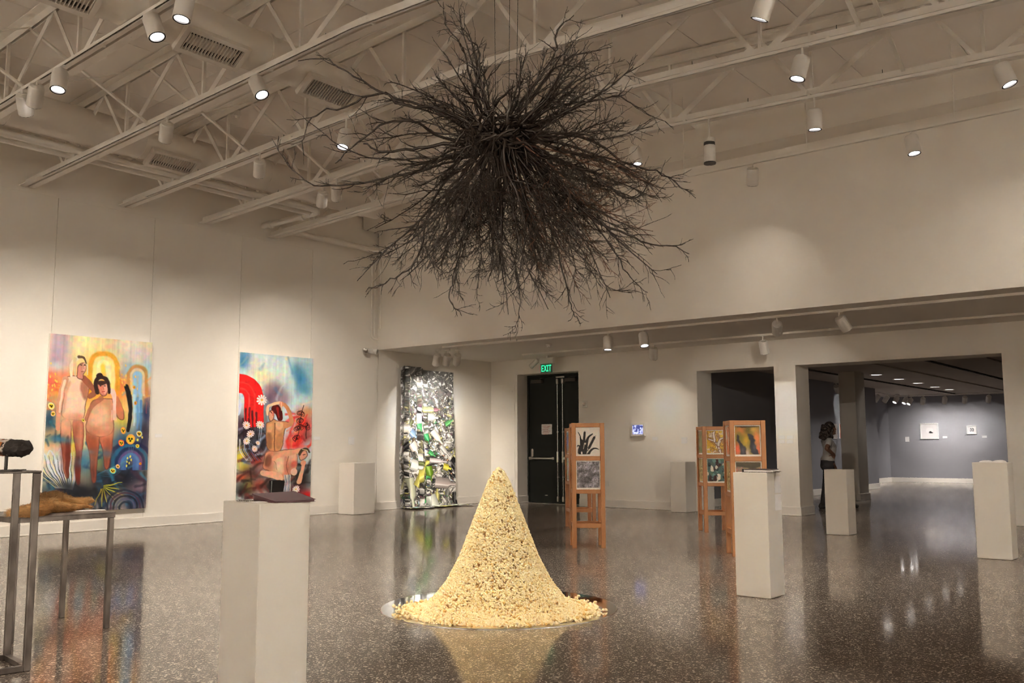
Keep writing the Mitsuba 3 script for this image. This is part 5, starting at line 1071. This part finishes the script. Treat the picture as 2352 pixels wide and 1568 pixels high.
obj('head', fr(lathe([(0, 0), (.03, 0), (.03, .03), (.045, .035), (.045, .10), (.02, .12), (0, .12)], 16), c-(0, 0, .06), (1, 0, 0), (0, 1, 0), (0, 0, 1)), 'm_white_steel', k, smooth=30)
obj('pipe', tube([c+(0, 0, .05), c+(0, 0, .09), c+(-.03, .0, .11), c+(-1.1, .05, .0)], .018, 8), 'm_white_steel', k, smooth=40)

# ---------------------------------------------------------------- second gallery: pictures
def frame_back(label, px0, py0, px1, py1, blot, y=Y2, fw=.03):
    x0, x1, z0, z1 = on_back(px0, py0, px1, py1, y); t = thing('framed_picture', label, 'picture')
    obj('frame', cat([bev((x0, y-.035, z0), (x0+fw, y, z1), .003), bev((x1-fw, y-.035, z0), (x1, y, z1), .003), bev((x0, y-.035, z0), (x1, y, z0+fw), .003), bev((x0, y-.035, z1-fw), (x1, y, z1), .003)]), 'm_plastic', t)
    c = Canvas([(0, 0), (100, 0), (100, 82), (0, 82)], 60, 50, 2); c.fill((226, 214, 208)); blot(c)
    m, col = c.sheet((x0+fw*.8, y-.012, z1-fw*.8), (x1-x0-fw*1.6, 0, 0), (0, 0, z0-z1+fw*1.6)); obj('sheet', m, 'm_paint', t, color=col)
def b1_(c): c.poly([(30, 22), (72, 22), (72, 52), (30, 52)], (236, 226, 220), soft=1); c.poly([(46, 50), (50, 42), (58, 40), (64, 46), (72, 48), (70, 53), (48, 53)], (24, 22, 24), soft=2)
def b2_(c):
    for x in (28, 54): c.poly([(x, 22), (x+22, 22), (x+22, 58), (x, 58)], (70, 66, 66), soft=2); c.disc(x+9, 40, 7, 10, (190, 184, 180)); c.disc(x+16, 30, 4, 6, (24, 24, 24))
frame_back('larger white framed picture with a small dark shape on the grey end wall', 2113, 972, 2157, 1008, b1_)
frame_back('smaller white framed pair of dark pictures on the grey end wall', 2220, 977, 2244, 997, b2_)
card_back('square white wall text left of the larger framed picture', 2079, 1003, 2089, 1014, Y2)
card_back('white label right of the larger framed picture', 2165, 1001, 2176, 1006, Y2)
card_back('white label right of the smaller framed picture', 2255, 1000, 2267, 1005, Y2)
def board_left(label, px0, py0, px1, py1, X, paint):
    a, b = onx(px0, py0, X), onx(px1, py1, X); t = thing('wall_picture', label, 'picture')
    obj('board', bev((X, a[1], b[2]), (X+.02, b[1], a[2]), .002), 'm_paper', t); c = Canvas([(0, 0), (100, 0), (100, 100), (0, 100)], 50, 50, 3); paint(c)
    m, col = c.sheet((X+.0206, a[1]+.015, a[2]-.015), (0, b[1]-a[1]-.03, 0), (0, 0, b[2]-a[2]+.03)); obj('sheet', m, 'm_paint', t, color=col)
def red_(c):
    c.fill((230, 210, 170))
    for x, col in ((10, (150, 40, 24)), (30, (226, 130, 50)), (52, (250, 240, 210)), (70, (220, 120, 40)), (90, (170, 60, 30))): c.line([(x, 0), (x+6, 50), (x-3, 100)], 18, col, 14, .9, 8)
def grn_(c):
    c.fill((90, 110, 60)); c.blob(50, 10, 60, 22, (60, 60, 50)); c.blob(50, 85, 60, 30, (120, 160, 70))
    for x in (30, 50, 66): c.line([(x, 20), (x+4, 70)], 8, (40, 50, 34), 4, .8, 4)
board_left('red and orange streaked picture on the grey wall beside the woman', 1926, 973, 1941, 1007, XW, red_)
board_left('pale picture on the grey wall mostly hidden by the woman', 1911, 973, 1922, 1008, XW, lambda c: c.fill((214, 206, 200)))
board_left('green landscape picture right of the square column', 1997, 975, 2010, 1006, -9.93, grn_)

# ---------------------------------------------------------------- steel stands at the left
def steel(t, name, p, q, w=.028): return obj(name, bev(np.minimum(p, q)-np.array([w/2, w/2, 0]) if abs(p[2]-q[2]) > .05 else np.minimum(p, q), np.maximum(p, q)+np.array([w/2, w/2, 0]) if abs(p[2]-q[2]) > .05 else np.maximum(p, q), .003), 'm_steel', t)
HTB = .747
ta = np.array([-6.61, 2.60]); tb = np.array([-6.0, 3.20])
t = thing('steel_table', 'low square steel table carrying the brown animal pelt', 'table')
obj('top_plate', bev((ta[0]-.02, ta[1]-.02, HTB-.006), (tb[0]+.02, tb[1]+.02, HTB), .001), 'm_steel', t)
for lo, hi in (((ta[0]-.02, ta[1]-.02), (tb[0]+.02, ta[1]+.012)), ((ta[0]-.02, tb[1]-.012), (tb[0]+.02, tb[1]+.02)), ((ta[0]-.02, ta[1]+.012), (ta[0]+.012, tb[1]-.012)), ((tb[0]-.012, ta[1]+.012), (tb[0]+.02, tb[1]-.012))):
    obj('apron', bev((*lo, HTB-.035), (*hi, HTB-.006), .002), 'm_steel', t)
for x in (ta[0], tb[0]):
    for y in (ta[1], tb[1]): obj('leg', bev((x-.016, y-.016, 0), (x+.016, y+.016, HTB-.035), .003), 'm_steel', t)
A1_, A2_ = onz(15, 1514, 0), onz(60, 1540, 0)
HS = 1.045
e1_ = unit(np.array([*(A2_-A1_)[:2], 0])); e2_ = np.cross((0, 0, 1), e1_)
w_ = np.linalg.norm((A2_-A1_)[:2])
# the stand's right end faces the view; it runs on to the left out of the picture
t = thing('steel_stand', 'tall narrow steel frame stand at the left edge carrying the black log', 'stand')
def SB(lo, hi): return fr(bev(lo, hi, .003), A2_, -e2_*1.0 if False else unit(np.array([-.55, -.83, 0])), unit(np.array([-.83, .55, 0])), (0, 0, 1))
ux = unit(np.array([*(A1_-A2_)[:2], 0])); uy = np.cross((0, 0, 1), ux)
def SB(lo, hi, b=.003): return fr(bev(lo, hi, b), (A2_[0], A2_[1], 0), ux, uy, (0, 0, 1))
SW, SD = w_, .30
for u in (0, SW):
    for v in (0, SD): obj('leg', SB((u-.017, v-.017, 0), (u+.017, v+.017, HS-.012)), 'm_steel', t)
obj('top_plate', SB((-.02, -.02, HS-.012), (SW+.02, SD+.02, HS)), 'm_steel', t)
for lo, hi in (((.017, -.017, 0), (SW-.017, .017, .03)), ((.017, SD-.017, 0), (SW-.017, SD+.017, .03)), ((-.017, .017, 0), (.017, SD-.017, .03)), ((SW-.017, .017, 0), (SW+.017, SD-.017, .03))): obj('base_bar', SB(lo, hi), 'm_steel', t)
# charred log on its black post
def logmesh():
    g = np.random.default_rng(3); n, m = 60, 40; V = []; Fq = []
    c0 = EYE+sight(-16, 1026)*4.9; c1 = EYE+sight(70, 1030)*4.75; ax = unit(c1-c0); Lg = np.linalg.norm(c1-c0)
    u = unit(np.cross(ax, (0, 0, 1))); v = np.cross(u, ax)
    S = np.linspace(0, 1, n); th = np.linspace(0, 2*PI, m, endpoint=False)
    r = .044*np.minimum(1, np.sqrt(np.clip((1-S)*7, 0, 1)))*np.minimum(1, np.sqrt(np.clip(S*9, 0, 1)))*(1-.06*S)
    P = c0+ax*Lg*S[:, None, None]+r[:, None, None]*(np.cos(th)[None, :, None]*u+np.sin(th)[None, :, None]*v*1.0)
    nn = meshkit.fbm(P.reshape(-1, 3)*55, 4, 3).reshape(n, m); dr_ = np.cos(th)[None, :, None]*u+np.sin(th)[None, :, None]*v
    P = P+dr_*((nn-.5)*.022*(r[:, None]/.044))[..., None]
    i, j = np.meshgrid(np.arange(n-1), np.arange(m), indexing='ij'); a, b = i*m+j, i*m+(j+1) % m
    q = np.stack([a, a+m, b+m, b], -1).reshape(-1, 4)
    col = np.tile(C(18, 15, 16), (n, m, 1)); k2 = meshkit.fbm(P.reshape(-1, 3)*38+5, 3, 8).reshape(n, m)
    left = (S < .42)[:, None]&(k2 > .46); col[left] = C(150, 84, 36); col[(S < .5)[:, None]&(k2 > .60)] = C(206, 196, 190)
    return (P.reshape(-1, 3), q), col.reshape(-1, 3), c0+(c1-c0)*.38
m, col, pc = logmesh()
prin('m_log', {'type': 'mesh_attribute', 'name': 'vertex_color'}, .6, spec=.15)
t = thing('charred_log', 'rough black charred log with amber patches on a black post', 'sculpture')
obj('log', m, 'm_log', t, smooth=True, color=col)
obj('post', bev((pc[0]-.007, pc[1]-.007, HS+.010), (pc[0]+.007, pc[1]+.007, pc[2]-.02), .002), 'm_black', t)
obj('base', fr(bev((-.06, -.055, 0), (.06, .055, .010), .003), (pc[0], pc[1], HS), unit(cr*(1, 1, 0)), np.cross((0, 0, 1), unit(cr*(1, 1, 0))), (0, 0, 1)), 'm_black', t)
rx = unit(np.array([cr[0], cr[1], 0])); ry = np.cross((0, 0, 1), rx)
q = A2_+ux*.17+uy*.05; k = obj('black_strip', fr(bev((-.05, -.008, 0), (.045, .008, .006), .002), (q[0], q[1], HS), rx, ry, (0, 0, 1)), 'm_black'); tag(k, 'thin black strip lying on the tall steel stand by the log', 'strip')
# pelt: one body of joined limbs with fur
def hull(ps): return m3.Manifold.batch_hull([m3.Manifold.sphere(r, 20).translate(tuple(map(float, p))) for p, r in ps])
def chain(js):
    out = []
    for (a, b) in zip(js[:-1], js[1:]): out.append(hull([a, b]))
    return out
def body(parts, edge, taubin=8):
    m = m3.Manifold.batch_boolean(parts, m3.OpType.Add).refine_to_length(edge).to_mesh()
    t_ = trimesh.Trimesh(np.array(m.vert_properties[:, :3]), np.array(m.tri_verts), process=True); trimesh.smoothing.filter_taubin(t_, iterations=taubin); return t_
def pl(px, py, lift): p = onz(px, py, HTB+lift); return p
def pelt():
    z = lambda px, py, dz, r: (onz(px, py, HTB+dz), r)
    # running from the tail at the near left over the haunch and flank to the two outstretched feet
    ps = chain([z(22, 1178, .026, .018), z(40, 1176, .034, .030), z(65, 1173, .042, .040), z(90, 1170, .042, .040), z(112, 1165, .040, .030)])
    ps += [hull([z(104, 1151, .06, .045), z(128, 1148, .068, .055), z(120, 1158, .05, .045)])]
    ps += chain([z(92, 1160, .052, .042), z(104, 1150, .06, .052), z(128, 1148, .066, .057), z(152, 1151, .058, .044), z(176, 1155, .044, .028), z(196, 1158, .03, .017)])
    ps += chain([z(176, 1153, .044, .026), z(196, 1151, .036, .016), z(207, 1148, .03, .012), z(213, 1149, .028, .011)])
    ps += chain([z(130, 1163, .04, .04), z(152, 1164, .034, .027), z(175, 1163, .026, .017), z(194, 1162, .022, .013), z(203, 1163, .018, .010), z(211, 1165, .014, .009)])
    return body(ps, .008, 10)
pm = pelt()
def pelt_colour(P):
    n1 = meshkit.fbm(P*16, 3, 4); n2 = meshkit.fbm(P*55, 3, 9); h = (P[:, 2]-HTB)/.11
    r = (P-onz(30, 1178, HTB))@rx; s = np.clip(r/.5, 0, 1)
    base = C(188, 148, 102)*(.8+.4*n2[:, None]); pale = C(226, 186, 134); dk_ = C(92, 70, 50); rus = C(172, 116, 72)
    k = np.clip((n1-.42)*4, 0, 1)[:, None]; c = base*(1-k*.5)+pale*k*.5
    d = np.clip((h-.55)*2.4, 0, .75)[:, None]; c = c*(1-d)+dk_*d
    e = np.clip(1-s*9, 0, 1)[:, None]; c = c*(1-e*.85)+C(60, 48, 38)*e*.85
    f_ = np.clip((s-.55)*4, 0, 1)[:, None]; return c*(1-f_*.5)+rus*f_*.5
t = thing('animal_pelt', 'brown furry coyote pelt with bushy tail lying on the low steel table', 'pelt')
P_ = np.array(pm.vertices)
obj('hide', (P_, np.array(pm.faces)), 'm_fur', t, smooth=True, color=pelt_colour(P_))
def fur():
    g = np.random.default_rng(8); N = 15000; pts, fi = trimesh.sample.sample_surface(pm, N, seed=5); nr = pm.face_normals[fi]
    keep = pts[:, 2] > HTB+.004; pts, nr = pts[keep], nr[keep]; n = len(pts)
    s = ((pts-onz(30, 1178, HTB))@rx)/.5
    flow = np.where(s[:, None] < .42, -rx, rx*.8)+np.array([0, 0, -.25]); 
    d = nr*.75+flow*.6+g.normal(0, .28, (n, 3)); d /= np.linalg.norm(d, axis=1, keepdims=True)
    L_ = np.where(s < .4, g.uniform(.014, .030, n), g.uniform(.006, .016, n))*np.where(s > .8, .35, 1)
    sd = np.cross(d, g.normal(size=(n, 3))); sd /= np.linalg.norm(sd, axis=1, keepdims=True)
    tip = pts+d*L_[:, None]+np.array([0, 0, -.3])*(L_**2*8)[:, None]; tip[:, 2] = np.maximum(tip[:, 2], HTB+.001)
    w = .0011; v = np.stack([pts-sd*w, pts+sd*w, tip], 1).reshape(-1, 3)
    c0 = pelt_colour(pts)*g.uniform(.6, 1.35, (n, 1)); col = np.repeat(np.clip(c0, 0, 1), 3, 0)
    return (v, np.arange(3*n).reshape(-1, 3)), col
m, col = fur(); kk = obj('fur', m, 'm_fur', t, color=col); labels[kk] = {'kind': 'stuff'}
for i, (px, py) in enumerate(((213, 1149), (211.5, 1165.5))): 
    p = onz(px, py, HTB+.016); obj('claws', cat([cyl(p+rx*.002+ry*dy, p+rx*.016+ry*dy*1.3+np.array([0, 0, -.006]), .0032, 6) for dy in (-.007, 0, .007)]), 'm_black', t)
q = onz(205, 1172, HTB); k = obj('paper_sheet', fr(bx((-.10, -.055, 0), (.10, .055, .0012)), (q[0], q[1], HTB), unit((.35, .94, 0)), unit((-.94, .35, 0)), (0, 0, 1)), 'm_paper'); tag(k, 'white sheet of paper at the right end of the low steel table', 'paper')

# ---------------------------------------------------------------- the woman walking in the second gallery
prin('m_skin', (.25, .13, .085), .55); prin('m_hair', (.018, .012, .010), .6); prin('m_shirt', (.62, .60, .58), .8); prin('m_trousers', (.016, .016, .020), .8); prin('m_shoe', (.012, .012, .012), .6)
def woman():
    f = unit(np.array([cr[0], cr[1], 0])); l = np.array([-cd[0], -cd[1], 0]); l = unit(l); up = np.array([0, 0, 1.])   # forward is right in the picture, l towards the camera
    o = onz(1905, 1166.5, 0)
    J = lambda x, z, y=0.: o+f*x+l*y+up*z
    t = thing('person', 'woman with long dark curly hair, white t-shirt and black trousers, hand on hip', 'person')
    B = []
    head = J(.085, 1.505)
    B += [hull([(J(.075, 1.53), .092), (J(.095, 1.505), .084), (J(.115, 1.45), .052), (J(.128, 1.425), .036)])]
    B += [hull([(J(.185, 1.492), .012), (J(.168, 1.525), .010), (J(.16, 1.485), .014)])]
    B += [hull([(J(.172, 1.452), .012), (J(.155, 1.45), .02)]), hull([(J(.165, 1.415), .018), (J(.13, 1.43), .034)])]
    B += chain([(J(.045, 1.42), .050), (J(.03, 1.335), .052), (J(.02, 1.27), .06)])
    B += [hull([(J(.0, 1.275, .15), .05), (J(.0, 1.275, -.15), .05), (J(.05, 1.16, .09), .085), (J(.05, 1.16, -.09), .085)]), hull([(J(.05, 1.16, .09), .085), (J(.05, 1.16, -.09), .085), (J(.03, .98, .07), .085), (J(.03, .98, -.07), .085)]), hull([(J(.03, .98, .07), .085), (J(.03, .98, -.07), .085), (J(.0, .84, .09), .10), (J(.0, .84, -.09), .10)])]
    near_arm = [(J(-.005, 1.27, .17), .050), (J(-.115, 1.13, .33), .040), (J(.05, 1.02, .20), .030), (J(.075, 1.0, .175), .026)]
    far_arm = [(J(.01, 1.27, -.18), .048), (J(.09, 1.02, -.24), .038), (J(.20, .81, -.22), .027)]
    B += chain(near_arm)+chain(far_arm)
    legs = [[(J(-.01, .82, .09), .088), (J(-.07, .47, .09), .058), (J(-.115, .25, .09), .048), (J(-.15, .09, .09), .036)], [(J(.01, .82, -.09), .088), (J(.20, .47, -.09), .058), (J(.30, .26, -.09), .048), (J(.42, .10, -.09), .036)]]
    for L_ in legs: B += chain(L_)
    # near hand resting on the hip, far hand hanging
    def hand(w, d, n, curl, th):
        d = unit(d); n = unit(n-d*np.dot(n, d)); s = np.cross(d, n); H = [hull([(w, .022), (w+d*.045+s*.024, .014), (w+d*.045-s*.026, .014), (w+d*.085+s*.026, .011), (w+d*.09-s*.028, .010)])]
        for k_, ln in zip((-.028, -.009, .010, .027), (.055, .068, .072, .062)):
            a = w+d*.088+s*k_; b = a+unit(d-n*curl*.5)*ln*.55; c_ = b+unit(d-n*curl*1.3)*ln*.5; H += chain([(a, .0095), (b, .0085), (c_, .0068)])
        a = w+d*.02+s*.024*th; b = a+unit(d*.6+s*th)*.045; H += chain([(a, .012), (b, .010), (b+unit(d*.9+s*th*.4)*.03, .008)]); return H
    B += hand(near_arm[-1][0], -f*.45-up*.75-l*.35, l, .35, 1)+hand(far_arm[-1][0], f*.25-up, -l, .5, -1)
    obj('body', body(B, .014, 8), 'm_skin', t, smooth=True)
    g = 1.0
    top = [hull([(J(.0, 1.278, .15), .058), (J(.0, 1.278, -.15), .058), (J(.055, 1.15, .085), .096), (J(.055, 1.15, -.085), .096)]), hull([(J(.055, 1.15, .085), .096), (J(.055, 1.15, -.085), .096), (J(.03, .98, .07), .094), (J(.03, .98, -.07), .094)]), hull([(J(.03, .98, .07), .094), (J(.03, .98, -.07), .094), (J(.005, .91, .085), .104), (J(.005, .91, -.085), .104)])]
    top += chain([(J(-.005, 1.27, .17), .060), (J(-.06, 1.20, .25), .055)])+chain([(J(.01, 1.27, -.18), .058), (J(.04, 1.17, -.205), .053)])
    obj('t_shirt', body(top, .016, 6), 'm_shirt', t, smooth=True)
    tr = [hull([(J(.005, .90, .085), .102), (J(.005, .90, -.085), .102), (J(-.02, .80, .09), .108), (J(-.0, .80, -.09), .108)])]
    for L_ in legs: tr += chain([(p, r+.012) for p, r in L_])
    obj('trousers', body(tr, .018, 6), 'm_trousers', t, smooth=True)
    for L_, pitch in zip(legs, (0, .1)):
        a = L_[-1][0]; h = np.array([a[0], a[1], 0.]); obj('shoe', body([hull([(h-f*.05+up*.036, .036), (h+f*.03+up*.05, .04), (h+f*.15+up*.03, .030), (h-f*.04+up*.07, .034)])], .012, 4), 'm_shoe', t, smooth=True)
    g = np.random.default_rng(6); hr = [hull([(J(.06, 1.55), .100), (J(.03, 1.50), .098)]), hull([(J(.03, 1.50), .098), (J(-.02, 1.42), .085)]), hull([(J(-.02, 1.42, .05), .07), (J(-.05, 1.34, .06), .06), (J(-.03, 1.36, -.06), .06)])]
    for i in range(70):
        a = g.uniform(0, 2*PI); k_ = g.uniform(0, 1); p = J(.035-.075*k_+.085*math.cos(a)*(1 if math.cos(a) < .35 else .6), 1.585-.27*k_, (.10+.02*k_)*math.sin(a)); hr.append(m3.Manifold.sphere(g.uniform(.024, .040), 12).translate(tuple(map(float, p))))
    for i in range(9): hr.append(m3.Manifold.sphere(.024, 12).translate(tuple(map(float, J(.09+.004*i, 1.60-.006*i, g.normal(0, .05))))))
    for i in range(8): hr.append(m3.Manifold.sphere(.026, 12).translate(tuple(map(float, J(.075+.012*math.sin(i), 1.52-.025*i, .085)))))
    obj('hair', body(hr, .016, 2), 'm_hair', t, smooth=True)
    for s in (-1, 1): obj('eye', trimesh.creation.icosphere(2, .0095).apply_translation(J(.160, 1.507, s*.030)), 'm_paper', t, smooth=True)
woman()
